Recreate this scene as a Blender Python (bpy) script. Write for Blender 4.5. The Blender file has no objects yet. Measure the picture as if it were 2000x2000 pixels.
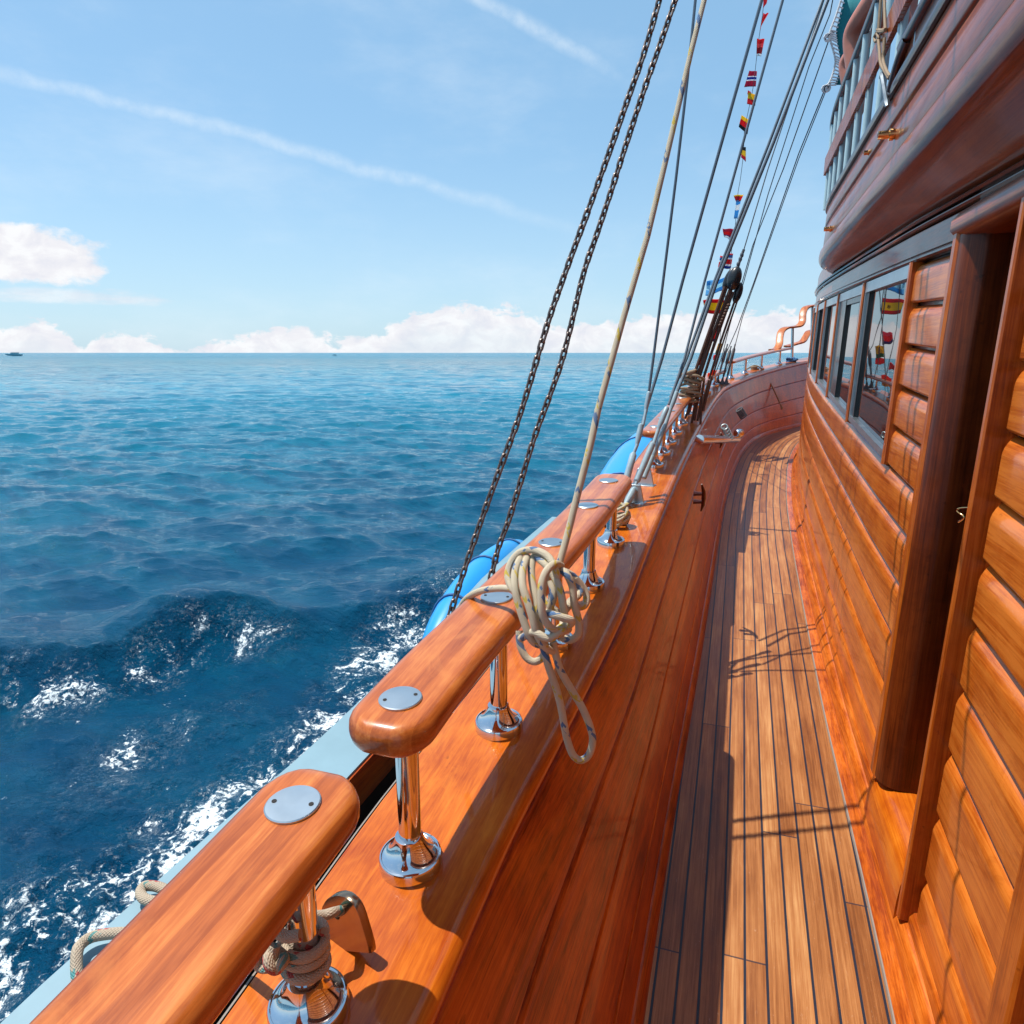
import bpy, math, random
import numpy as np
from mathutils import Vector, Matrix
random.seed(7); rng=np.random.RandomState(5)
R=math.radians; PI=math.pi
S=bpy.context.scene
# ------------------------------------------------------------------ camera
F=1350.; TH=math.atan(311/F); YA=R(17.8)
cam=bpy.data.cameras.new('camera'); co=bpy.data.objects.new('camera',cam); S.collection.objects.link(co)
cam.sensor_width=36; cam.lens=36*F/2000; cam.clip_start=.02; cam.clip_end=90000
co.rotation_euler=(PI/2-TH,0,YA); co.location=(0,0,0); S.camera=co
S.render.resolution_x=S.render.resolution_y=1024
# ------------------------------------------------------------------ sun and sky
SE=R(67.5); SA=R(3)                       # elevation, angle forward of the beam
sdir=Vector((-math.cos(SE)*math.cos(SA), math.cos(SE)*math.sin(SA), math.sin(SE)))
sl=bpy.data.lights.new('sun','SUN'); sl.energy=5; sl.angle=R(.5); sl.color=(1,.95,.87)
so=bpy.data.objects.new('sun',sl); S.collection.objects.link(so); so.rotation_euler=sdir.to_track_quat('Z','Y').to_euler()
S.view_settings.view_transform='Standard'; S.view_settings.look='None'; S.view_settings.exposure=.30; S.view_settings.gamma=1
W=bpy.data.worlds.new('World'); S.world=W; W.use_nodes=True
nt=W.node_tree; N=nt.nodes; L=nt.links; N.clear()
def ray(px,py):
    a=px-1000;b=1000-py;c,s=math.cos(TH),math.sin(TH);cy,sy=math.cos(YA),math.sin(YA)
    f=F*c+b*s;u=b*c-F*s
    return Vector((cy*a-sy*f, cy*f+sy*a, u))
class NT:
    """small helper for node maths"""
    def __init__(s,tree): s.t=tree
    def n(s,typ,**k):
        x=s.t.nodes.new(typ)
        for a,b in k.items(): setattr(x,a,b)
        return x
    def put(s,sock,v):
        if v is None: return
        if isinstance(v,bpy.types.NodeSocket): s.t.links.new(v,sock)
        else: sock.default_value=v
    def m(s,op,a,b=None,c=None,clamp=False):
        x=s.n('ShaderNodeMath',operation=op,use_clamp=clamp)
        s.put(x.inputs[0],a); s.put(x.inputs[1],b); s.put(x.inputs[2],c); return x.outputs[0]
    def vm(s,op,a,b=None):
        x=s.n('ShaderNodeVectorMath',operation=op); s.put(x.inputs[0],a); s.put(x.inputs[1],b)
        return x.outputs['Value'] if op in('DOT_PRODUCT','LENGTH') else x.outputs[0]
    def sm(s,v,a,b):
        x=s.n('ShaderNodeMapRange',interpolation_type='SMOOTHSTEP'); s.put(x.inputs[0],v); s.put(x.inputs[1],a); s.put(x.inputs[2],b); return x.outputs[0]
    def mix(s,f,a,b,mode='MIX'):
        x=s.n('ShaderNodeMix',data_type='RGBA',blend_type=mode); s.put(x.inputs[0],f); s.put(x.inputs[6],a); s.put(x.inputs[7],b); return x.outputs[2]
    def noise(s,v,scale,detail=4,rough=.5,dim='3D',dist=0):
        x=s.n('ShaderNodeTexNoise',noise_dimensions=dim); s.put(x.inputs['Vector'],v); s.put(x.inputs['Scale'],scale)
        x.inputs['Detail'].default_value=detail; x.inputs['Roughness'].default_value=rough; x.inputs['Distortion'].default_value=dist
        return x.outputs['Fac']
    def mapping(s,v,scale=(1,1,1),loc=(0,0,0),rot=(0,0,0)):
        x=s.n('ShaderNodeMapping'); s.put(x.inputs[0],v); x.inputs['Scale'].default_value=scale; x.inputs['Location'].default_value=loc; x.inputs['Rotation'].default_value=rot; return x.outputs[0]
    def ramp(s,v,stops,interp='LINEAR'):
        x=s.n('ShaderNodeValToRGB'); s.put(x.inputs[0],v); cr=x.color_ramp; cr.interpolation=interp
        while len(cr.elements)<len(stops): cr.elements.new(.5)
        for e,(p,c) in zip(cr.elements,stops):
            e.position=p; e.color=(c[0],c[1],c[2],1) if hasattr(c,'__len__') else (c,c,c,1)
        return x.outputs[0]
    def comb(s,x,y,z):
        c=s.n('ShaderNodeCombineXYZ'); s.put(c.inputs[0],x); s.put(c.inputs[1],y); s.put(c.inputs[2],z); return c.outputs[0]
    def sep(s,v):
        c=s.n('ShaderNodeSeparateXYZ'); s.put(c.inputs[0],v); return c.outputs
w=NT(nt)
sky=w.n('ShaderNodeTexSky',sky_type='NISHITA'); sky.sun_disc=False; sky.sun_elevation=SE; sky.sun_rotation=math.atan2(sdir.x,sdir.y)
sky.air_density=1.0; sky.dust_density=.6; sky.ozone_density=2.0
tc=w.n('ShaderNodeTexCoord').outputs['Generated']
d=w.vm('NORMALIZE',tc); dx,dy,dz=w.sep(d)
az=w.m('ARCTAN2',dx,dy); el=w.m('ARCSINE',dz)
def azel(px,py):
    r=ray(px,py).normalized(); return math.atan2(r.x,r.y),math.asin(r.z)
A0,A1=-1.15,.75
tops=[(-300,660),(-60,640),(0,632),(60,628),(125,640),(150,668),(160,680),(175,660),(230,648),(300,660),(345,676),(365,684),(420,668),(500,648),(590,640),(645,655),(655,672),(690,655),(740,650),(800,612),(860,598),(960,598),(1040,612),(1080,640),(1140,632),(1230,620),(1300,612),(1400,604),(1480,612),(1560,605),(1700,600),(1900,600)]
def pos(a): return min(1,max(0,(a-A0)/(A1-A0)))
st=[(pos(azel(x,y)[0]),azel(x,y)[1]*8) for x,y in tops]
azn=w.m('DIVIDE',w.m('SUBTRACT',az,A0),A1-A0)
topv=w.m('MULTIPLY',w.ramp(azn,st[:31]),1/8)
sphv=w.comb(az,w.m('MULTIPLY',el,1.5),0)
n1=w.noise(sphv,34,7,.55,dist=.3); n2=w.noise(sphv,150,5,.6)
nn=w.m('ADD',w.m('MULTIPLY',w.m('SUBTRACT',n1,.5),.050),w.m('MULTIPLY',w.m('SUBTRACT',n2,.5),.010))
edge=w.m('SUBTRACT',w.m('ADD',topv,nn),el)
cl=w.sm(edge,-.002,.006)
cl=w.m('MULTIPLY',cl,w.m('MULTIPLY_ADD',w.sm(edge,.01,.05),-.25,.97))
a,e=azel(55,500)                           # the isolated cumulus at the left
q=w.m('ADD',w.m('POWER',w.m('DIVIDE',w.m('SUBTRACT',az,a),.088),2),w.m('POWER',w.m('DIVIDE',w.m('SUBTRACT',el,e),.036),2))
cb=w.sm(w.m('ADD',w.m('SUBTRACT',1,q),w.m('MULTIPLY',w.m('SUBTRACT',w.noise(sphv,22,8,.6),.5),2.2)),.0,.5)
a2,e2=azel(150,578)
q2=w.m('ADD',w.m('POWER',w.m('DIVIDE',w.m('SUBTRACT',az,a2),.13),2),w.m('POWER',w.m('DIVIDE',w.m('SUBTRACT',el,e2),.012),2))
cw=w.m('MULTIPLY',w.sm(w.m('ADD',w.m('SUBTRACT',1,q2),w.m('MULTIPLY',w.m('SUBTRACT',w.noise(w.comb(az,w.m('MULTIPLY',el,4),3),16,6,.6),.5),2.5)),.1,1.1),.6)
clouds=w.m('MAXIMUM',w.m('MAXIMUM',cl,cb),cw)
shade=w.ramp(w.noise(sphv,26,6,.6,dist=.4),[(.3,(.80,.81,.88)),(.5,(.93,.92,.94)),(.6,(1,1,1))])
def trail(p0,p1,width,strength,seed,bend=0):
    r0,r1=ray(*p0).normalized(),ray(*p1).normalized(); n=r0.cross(r1).normalized(); t=(r1-r0*r0.dot(r1)).normalized(); span=math.acos(r0.dot(r1))
    al=w.m('ARCTAN2',w.vm('DOT_PRODUCT',d,tuple(t)),w.vm('DOT_PRODUCT',d,tuple(r0)))
    u=w.m('DIVIDE',al,span)
    off=w.m('ADD',w.vm('DOT_PRODUCT',d,tuple(n)),w.m('MULTIPLY',w.m('MULTIPLY',u,w.m('SUBTRACT',1,u)),bend))
    off=w.m('ADD',off,w.m('MULTIPLY',w.m('SUBTRACT',w.noise(w.mapping(d,loc=(seed,0,0)),14,4),.5),.02))
    body=w.m('SUBTRACT',1,w.sm(w.m('ABSOLUTE',off),0,width))
    fade=w.m('MULTIPLY',w.sm(u,-.05,.08),w.m('SUBTRACT',1,w.sm(u,.55,1.05)))
    tx=w.sm(w.noise(d,40,6,.65),.25,.75)
    return w.m('MULTIPLY',w.m('MULTIPLY',body,fade),w.m('MULTIPLY_ADD',tx,strength*.7,strength*.3))
t1=trail((-60,128),(1240,480),.013,.42,1,.02); t2=trail((830,-40),(1250,190),.013,.46,5,.05)
t3=w.m('MULTIPLY',w.sm(w.noise(w.comb(w.m('MULTIPLY',az,1.5),w.m('MULTIPLY',el,3.5),0),2.2,7,.6),.45,.85),.34)
tr=w.m('MAXIMUM',w.m('MAXIMUM',t1,t2),t3)
ca=w.m('MINIMUM',w.m('ADD',clouds,w.m('MULTIPLY',tr,w.m('SUBTRACT',1,clouds))),1)
SKY=.115
skyc=w.mix(1.0,sky.outputs[0],(SKY*1.02,SKY*1.10,SKY*1.18,1),'MULTIPLY')
cloudc=w.mix(1.0,shade,(.79,.80,.82,1),'MULTIPLY')
hz=w.m('MULTIPLY',w.m('SUBTRACT',1,w.sm(el,-.02,.30)),.45)
skyc=w.mix(.52,skyc,(.27,.52,.72,1)); skyc=w.mix(hz,skyc,(.52,.69,.80,1))
trc=w.mix(w.m('MINIMUM',tr,1),skyc,(.72,.80,.86,1))
fin=w.mix(clouds,trc,cloudc)
bg=w.n('ShaderNodeBackground'); w.put(bg.inputs[0],fin); bg.inputs[1].default_value=1.0
out=w.n('ShaderNodeOutputWorld'); L.new(bg.outputs[0],out.inputs[0])
# ------------------------------------------------------------------ materials
def mat(name):
    m=bpy.data.materials.new(name); m.use_nodes=True; t=NT(m.node_tree)
    b=m.node_tree.nodes['Principled BSDF']; return m,t,b
def plain(name,col,rough=.5,metal=0,coat=0,bump=0,bs=60,var=.12,trans=0):
    m,t,b=mat(name); o=t.n('ShaderNodeTexCoord').outputs['Object']
    n=t.noise(o,bs,5,.6)
    c=t.mix(t.m('MULTIPLY',n,1),tuple(max(0,x*(1-var*2)) for x in col)+(1,),tuple(min(1,x*(1+var)) for x in col)+(1,))
    t.put(b.inputs['Base Color'],c); b.inputs['Metallic'].default_value=metal
    t.put(b.inputs['Roughness'],t.m('MULTIPLY_ADD',t.noise(o,bs*.4,4),rough*.5,rough*.75))
    b.inputs['Coat Weight'].default_value=coat; b.inputs['Coat Roughness'].default_value=.06
    if bump:
        bp=t.n('ShaderNodeBump'); bp.inputs['Strength'].default_value=bump; bp.inputs['Distance'].default_value=.002; t.put(bp.inputs['Height'],t.noise(o,bs*2,5)); t.put(b.inputs['Normal'],bp.outputs[0])
    return m
def wood(name,dark,mid,light,axis=1,rough=.35,coat=1.,coatr=.06,isl=.25,grain=1.,specks=True,lam=0):
    m,t,b=mat(name); o=t.n('ShaderNodeTexCoord').outputs['Object']
    ri=t.n('ShaderNodeNewGeometry').outputs['Random Per Island']
    off=t.comb(t.m('MULTIPLY',ri,7.3),t.m('MULTIPLY',ri,3.1),t.m('MULTIPLY',ri,5.7))
    v=t.vm('ADD',o,off)
    sc=[62,62,62]; sc[axis]=1.6
    sc2=[260,260,260]; sc2[axis]=7
    g1=t.noise(t.mapping(v,tuple(sc)),1,5,.6,dist=.5); g2=t.noise(t.mapping(v,tuple(sc2)),1,4,.6)
    bl=t.noise(v,4.5,4,.6)
    f=t.m('ADD',t.m('ADD',t.m('MULTIPLY',g1,.55*grain),t.m('MULTIPLY',g2,.42*grain)),t.m('MULTIPLY',bl,.45))
    f=t.m('ADD',f,t.m('MULTIPLY',t.m('SUBTRACT',ri,.5),isl))
    if lam:      # glued laminations across X
        x=t.m('ADD',t.sep(o)[0],t.m('MULTIPLY',t.sep(o)[1],-.03))
        wn=t.n('ShaderNodeTexWhiteNoise',noise_dimensions='1D'); t.put(wn.inputs['W'],t.m('FLOOR',t.m('MULTIPLY',x,lam)))
        f=t.m('ADD',f,t.m('MULTIPLY',t.m('SUBTRACT',wn.outputs[0],.5),.13))
    hi=.5*(.97*grain+.45)
    c=t.ramp(f,[(max(0,hi-.16),dark),(hi,mid),(min(1,hi+.16),light)])
    if specks:
        sp=t.sm(t.noise(t.mapping(v,(1,.45,1)),26,3,.7),.66,.73)
        c=t.mix(t.m('MULTIPLY',sp,.45),c,tuple(x*.35 for x in dark)+(1,))
    ms=t.noise(t.mapping(v,(1,.5,1)),11,6,.68,dist=1.2)
    c=t.mix(t.m('MULTIPLY',t.sm(ms,.50,.72),.38),c,tuple(dark)+(1,)); c=t.mix(t.m('MULTIPLY',t.m('SUBTRACT',1,t.sm(ms,.28,.46)),.35),c,tuple(light)+(1,))
    b.inputs['Specular IOR Level'].default_value=.22
    t.put(b.inputs['Base Color'],c); t.put(b.inputs['Roughness'],t.m('MULTIPLY_ADD',g1,.2,rough-.1))
    b.inputs['Coat Weight'].default_value=coat; t.put(b.inputs['Coat Roughness'],t.m('MULTIPLY_ADD',t.noise(o,9,4),coatr,coatr*.5))
    b.inputs['Coat IOR'].default_value=1.5
    bp=t.n('ShaderNodeBump'); bp.inputs['Strength'].default_value=.25; bp.inputs['Distance'].default_value=.0006; t.put(bp.inputs['Height'],g2)
    t.put(b.inputs['Normal'],bp.outputs[0])
    bc=t.n('ShaderNodeBump'); bc.inputs['Strength'].default_value=.10; bc.inputs['Distance'].default_value=.0012; t.put(bc.inputs['Height'],t.noise(o,12,3)); t.put(b.inputs['Coat Normal'],bc.outputs[0])
    return m
M={}
M['rail']=wood('varnished_rail_wood',(.28,.060,.009),(.44,.110,.018),(.58,.195,.040),lam=34,grain=.8,isl=.08,specks=False,coat=.6,coatr=.10)
M['shelf']=wood('varnished_shelf_wood',(.28,.040,.002),(.47,.105,.004),(.62,.185,.013),grain=.7,isl=.05,coatr=.05,coat=.5)
M['bulw']=wood('varnished_bulwark_wood',(.15,.018,.0012),(.37,.060,.0035),(.52,.115,.009),isl=.14,coatr=.07,coat=.25)
M['cab']=wood('varnished_cabin_plank',(.22,.034,.003),(.44,.094,.007),(.60,.165,.020),isl=.15,grain=1.1,coatr=.08,coat=.6)
M['cabv']=wood('varnished_upright_wood',(.20,.032,.003),(.40,.082,.006),(.52,.14,.018),axis=2,isl=.1,coatr=.10,coat=.4)
M['jamb']=wood('shade_darkened_jamb_wood',(.045,.007,.001),(.11,.018,.002),(.18,.034,.004),axis=2,isl=.1,rough=.4,coatr=.08,coat=.2)  # doorway shade put into the wood colour of the forward jamb
M['dark']=wood('dark_mahogany_trim',(.030,.007,.004),(.070,.014,.007),(.11,.026,.012),isl=.1,coat=.6)
M['darkv']=wood('dark_mahogany_upright',(.05,.011,.004),(.12,.028,.009),(.18,.045,.015),axis=2,isl=.1)
M['upper']=wood('aged_upper_planking',(.12,.020,.004),(.26,.052,.009),(.38,.095,.020),isl=.1,coatr=.09,coat=.45)
M['soff']=wood('red_brown_soffit',(.12,.018,.003),(.24,.042,.006),(.32,.07,.012),isl=.2,coatr=.08,coat=.35)
M['slot']=plain('black_slot',(.012,.009,.008),.8)
M['ledge']=plain('pale_blue_ledge_paint',(.19,.31,.37),.45,bump=.15,bs=12,var=.10)
M['hull']=plain('white_hull_paint',(.70,.72,.72),.3,coat=.5)
M['steel']=plain('polished_steel',(.72,.72,.74),.07,metal=1,bs=4,var=.04)
M['steel2']=plain('brushed_steel_plate',(.55,.60,.63),.34,metal=1,bs=30,var=.1)
M['galv']=plain('grey_galvanised_fitting',(.36,.46,.50),.42,metal=.35,bs=50,var=.15)
M['wire']=plain('grey_steel_wire',(.13,.16,.19),.38,metal=.6,bs=90)
M['chain']=plain('weathered_chain_steel',(.20,.155,.135),.36,metal=.55,bs=180,var=.4)
M['thin']=plain('dark_thin_cord',(.10,.12,.14),.6)
M['pipe']=plain('pale_painted_pipe',(.46,.62,.65),.3,coat=.6,bs=10,var=.06)
M['brass']=plain('polished_brass',(.80,.50,.22),.15,metal=1)
M['black']=plain('black_block_shell',(.012,.012,.014),.35,coat=.3)
M['brownrope']=plain('tarred_brown_rope',(.11,.045,.025),.7,bump=.6,bs=120,var=.4)
M['tan']=plain('tan_cord',(.30,.21,.13),.8,bump=.5,bs=200,var=.25)
M['blue']=plain('bright_blue_vinyl',(.010,.27,.66),.40,coat=.25,bs=5,var=.05)
M['bluerope']=plain('dark_blue_rope',(.02,.10,.25),.7)
M['white']=plain('white_paint',(.7,.7,.7),.5)
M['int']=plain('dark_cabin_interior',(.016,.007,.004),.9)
M['skin']=plain('sunburnt_skin',(.56,.20,.13),.42,coat=.15,bs=25,var=.12)
M['teal']=plain('teal_canvas',(.006,.19,.22),.85,bump=.5,bs=300,var=.2)
M['navy']=plain('dark_blue_shorts',(.02,.03,.07),.85)
M['grey']=plain('grey_caulk',(.24,.20,.17),.7,bs=20)
m,t,b=mat('window_glass'); b.inputs['Base Color'].default_value=(.012,.014,.016,1); b.inputs['Roughness'].default_value=.015; b.inputs['IOR'].default_value=2.3
o=t.n('ShaderNodeTexCoord').outputs['Object']; bp=t.n('ShaderNodeBump'); bp.inputs['Strength'].default_value=.05; bp.inputs['Distance'].default_value=.004; t.put(bp.inputs['Height'],t.noise(o,3,2)); t.put(b.inputs['Normal'],bp.outputs[0]); M['glass']=m
def rope_mat(name,c1,c2,base=(.60,.52,.38),rep=12,k=.0052):
    m,t,b=mat(name); uv=t.n('ShaderNodeTexCoord').outputs['UV']; u,v,_=t.sep(uv)
    a=t.m('ADD',t.m('MULTIPLY',u,rep),t.m('DIVIDE',v,k)); c=t.m('SUBTRACT',t.m('MULTIPLY',u,rep),t.m('DIVIDE',v,k))
    cell=t.comb(t.m('FLOOR',t.m('MULTIPLY',a,.5)),t.m('FLOOR',t.m('MULTIPLY',c,.5)),0)
    wn=t.n('ShaderNodeTexWhiteNoise',noise_dimensions='3D'); t.put(wn.inputs[0],cell)
    band=t.m('ABSOLUTE',t.m('SUBTRACT',t.m('FRACT',t.m('ADD',t.m('MULTIPLY',u,1),t.m('MULTIPLY',v,13))),.5))
    isb=t.m('MULTIPLY',t.m('LESS_THAN',band,.13),t.m('LESS_THAN',wn.outputs[0],.55))
    which=t.m('GREATER_THAN',t.m('FRACT',t.m('MULTIPLY_ADD',u,.5,t.m('MULTIPLY',v,6.1))),.5)
    col=t.mix(isb,tuple(base)+(1,),t.mix(which,tuple(c1)+(1,),tuple(c2)+(1,)))
    dirt=t.noise(t.n('ShaderNodeTexCoord').outputs['Object'],30,4)
    col=t.mix(t.m('MULTIPLY',dirt,.5),col,(.30,.22,.13,1))
    t.put(b.inputs['Base Color'],col); b.inputs['Roughness'].default_value=.75
    h=t.m('MULTIPLY',t.m('ABSOLUTE',t.m('SINE',t.m('MULTIPLY',a,PI))),t.m('ABSOLUTE',t.m('SINE',t.m('MULTIPLY',c,PI))))
    bp=t.n('ShaderNodeBump'); bp.inputs['Strength'].default_value=.8; bp.inputs['Distance'].default_value=.0012; t.put(bp.inputs['Height'],h); t.put(b.inputs['Normal'],bp.outputs[0])
    return m
M['rope']=rope_mat('braided_rope_blue_yellow_fleck',(.02,.14,.34),(.62,.45,.03))
M['rope2']=rope_mat('braided_rope_red_teal_fleck',(.45,.03,.04),(.02,.28,.30),base=(.46,.38,.29))
# deck planks laid in UV: u counts planks, v is metres along the deck
m,t,b=mat('teak_deck'); uv=t.n('ShaderNodeTexCoord').outputs['UV']; u,v,_=t.sep(uv)
pl=t.m('FLOOR',u); fr=t.m('FRACT',u)
wn=t.n('ShaderNodeTexWhiteNoise',noise_dimensions='1D'); t.put(wn.inputs['W'],t.m('FLOOR',t.m('MULTIPLY',t.m('ADD',pl,1),.5)))
vv=t.m('ADD',t.m('DIVIDE',v,1.9),wn.outputs[0]); seg=t.m('FLOOR',vv); fv=t.m('FRACT',vv)
wn2=t.n('ShaderNodeTexWhiteNoise',noise_dimensions='2D'); t.put(wn2.inputs[0],t.comb(pl,seg,0))
inside=t.m('MULTIPLY',t.m('GREATER_THAN',u,-3.5),t.m('LESS_THAN',u,8.5))
ds=t.m('ABSOLUTE',t.m('SUBTRACT',fr,.5))
wob=t.m('MULTIPLY',t.m('SUBTRACT',t.noise(t.comb(t.m('MULTIPLY',u,2),t.m('MULTIPLY',v,14),0),1,3),.5),.018)
seam=t.sm(t.m('ADD',ds,wob),.432,.450)
db=t.m('ABSOLUTE',t.m('SUBTRACT',fv,.5)); butt=t.m('MULTIPLY',t.m('GREATER_THAN',db,.4988),.85)
caulk=t.m('MAXIMUM',seam,butt)
gv=t.comb(t.m('MULTIPLY_ADD',u,5,t.m('MULTIPLY',wn2.outputs[0],40)),t.m('MULTIPLY',v,1.6),t.m('MULTIPLY',wn2.outputs[0],9))
g1=t.noise(gv,1.3,6,.62,dist=.8); g2=t.noise(t.comb(t.m('MULTIPLY',u,34),t.m('MULTIPLY',v,9),0),1,5,.65); bl=t.noise(t.comb(t.m('MULTIPLY',u,.7),t.m('MULTIPLY',v,2.6),0),1,5,.6)
f=t.m('ADD',t.m('ADD',t.m('MULTIPLY',g1,.45),t.m('MULTIPLY',g2,.22)),t.m('ADD',t.m('MULTIPLY',bl,.38),t.m('MULTIPLY',t.m('SUBTRACT',wn2.outputs[0],.5),.16)))
wc=t.ramp(f,[(.31,(.08,.021,.005)),(.45,(.21,.070,.017)),(.57,(.34,.135,.040)),(.72,(.50,.26,.10))])
scr=t.m('MULTIPLY',t.sm(t.noise(t.comb(t.m('MULTIPLY',u,9),t.m('MULTIPLY',v,40),0),1,7,.75,dist=1.5),.60,.72),.35)
wc=t.mix(scr,wc,(.62,.45,.32,1))
wc=t.mix(caulk,wc,(.012,.016,.030,1))
t.put(b.inputs['Base Color'],wc); t.put(b.inputs['Roughness'],t.m('MULTIPLY_ADD',bl,.25,.30)); b.inputs['Coat Weight'].default_value=.22; b.inputs['Coat Roughness'].default_value=.2; b.inputs['Specular IOR Level'].default_value=.3
bp=t.n('ShaderNodeBump'); bp.inputs['Strength'].default_value=.5; bp.inputs['Distance'].default_value=.0015; t.put(bp.inputs['Height'],t.m('SUBTRACT',t.m('MULTIPLY',g2,.5),caulk)); t.put(b.inputs['Normal'],bp.outputs[0]); M['deck']=m
# sea
m,t,b=mat('sea_water'); o=t.n('ShaderNodeTexCoord').outputs['Object']
geo=t.n('ShaderNodeNewGeometry'); at_=t.n('ShaderNodeAttribute'); at_.attribute_name='foam'; fm=at_.outputs['Fac']
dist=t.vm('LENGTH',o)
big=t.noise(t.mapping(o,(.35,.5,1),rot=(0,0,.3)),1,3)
deep=t.mix(t.sm(dist,3,80),(.0004,.036,.088,1),(.010,.25,.36,1))  # horizon haze put into the base colour: water pales to cyan with distance
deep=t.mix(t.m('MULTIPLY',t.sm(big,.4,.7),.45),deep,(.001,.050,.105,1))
ax=t.mapping(o,rot=(0,0,.3))
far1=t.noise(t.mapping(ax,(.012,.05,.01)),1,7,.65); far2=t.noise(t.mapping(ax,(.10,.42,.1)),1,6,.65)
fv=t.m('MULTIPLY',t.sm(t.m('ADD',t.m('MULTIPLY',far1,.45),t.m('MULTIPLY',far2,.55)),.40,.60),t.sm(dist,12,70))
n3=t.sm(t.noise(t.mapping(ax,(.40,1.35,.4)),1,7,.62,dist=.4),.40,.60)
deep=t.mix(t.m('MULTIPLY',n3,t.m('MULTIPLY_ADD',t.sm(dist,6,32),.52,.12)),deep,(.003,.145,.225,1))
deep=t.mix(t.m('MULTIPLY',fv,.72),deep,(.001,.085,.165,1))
f1=t.noise(t.mapping(o,(1.6,1.2,1.6),rot=(0,0,.45)),1,9,.68,dist=1.3)
f2=t.noise(o,20,6,.7,dist=.6)
ff=t.m('ADD',t.m('MULTIPLY',f1,.55),t.m('MULTIPLY',f2,.45))
foam=t.m('MULTIPLY',t.sm(t.m('ADD',ff,t.m('MULTIPLY',fm,.27)),.71,.76),t.sm(fm,.02,.2))
cells=t.n('ShaderNodeTexVoronoi',feature='DISTANCE_TO_EDGE'); t.put(cells.inputs['Vector'],t.vm('ADD',t.mapping(o,(3.2,2.2,3.2),rot=(0,0,.4)),t.comb(t.m('MULTIPLY',f1,2.5),t.m('MULTIPLY',f2,1.2),0)))
lace=t.m('MULTIPLY',t.m('SUBTRACT',1,t.sm(cells.outputs['Distance'],.02,.13)),t.m('MULTIPLY',t.sm(fm,.3,.95),t.sm(ff,.47,.60)))
foam=t.m('MAXIMUM',foam,t.m('MULTIPLY',lace,.8))
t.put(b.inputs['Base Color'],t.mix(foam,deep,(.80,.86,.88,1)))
t.put(b.inputs['Roughness'],t.m('MAXIMUM',t.m('MULTIPLY',foam,.8),t.m('MULTIPLY_ADD',t.sm(dist,20,600),.14,.03)))
b.inputs['IOR'].default_value=1.33; t.put(b.inputs['Specular IOR Level'],t.m('MULTIPLY_ADD',t.sm(dist,10,160),-.12,.30)); b.inputs['Specular Tint'].default_value=(.55,.86,1,1)
h1=t.noise(t.mapping(o,(3.2,7.5,3.2),rot=(0,0,.28)),1.0,7,.66,dist=.3)
rg=t.n('ShaderNodeTexNoise',noise_type='RIDGED_MULTIFRACTAL'); t.put(rg.inputs['Vector'],t.mapping(o,(2.6,6.0,2.6),rot=(0,0,.25))); rg.inputs['Scale'].default_value=1.0; rg.inputs['Detail'].default_value=7; rg.inputs['Roughness'].default_value=.58; rg.inputs['Distortion'].default_value=.5
h1=t.m('ADD',h1,t.m('MULTIPLY',rg.outputs['Fac'],.22))
h2=t.noise(t.mapping(o,(.30,.7,.3),rot=(0,0,.3)),1,6,.6)
bp0=t.n('ShaderNodeBump'); bp0.inputs['Strength'].default_value=1; t.put(bp0.inputs['Distance'],t.m('MULTIPLY_ADD',t.sm(dist,25,150),.55,.0)); t.put(bp0.inputs['Height'],h2)
bpf=t.n('ShaderNodeBump'); bpf.inputs['Strength'].default_value=1; t.put(bpf.inputs['Distance'],t.m('MULTIPLY_ADD',t.sm(dist,50,260),3.2,.0)); t.put(bpf.inputs['Height'],t.noise(t.mapping(ax,(.05,.16,.05)),1,7,.68)); t.put(bp0.inputs['Normal'],bpf.outputs[0])
bp=t.n('ShaderNodeBump'); bp.inputs['Strength'].default_value=1; bp.inputs['Distance'].default_value=.045; t.put(bp.inputs['Height'],h1); t.put(bp.inputs['Normal'],bp0.outputs[0])
ch=t.noise(t.mapping(o,(9,13,9)),1,5,.7)
bp2=t.n('ShaderNodeBump'); bp2.inputs['Strength'].default_value=1; t.put(bp2.inputs['Distance'],t.m('MULTIPLY_ADD',t.sm(fm,.03,.5),.045,.012)); t.put(bp2.inputs['Height'],ch); t.put(bp2.inputs['Normal'],bp.outputs[0])
t.put(b.inputs['Normal'],bp2.outputs[0]); M['sea']=m
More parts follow.
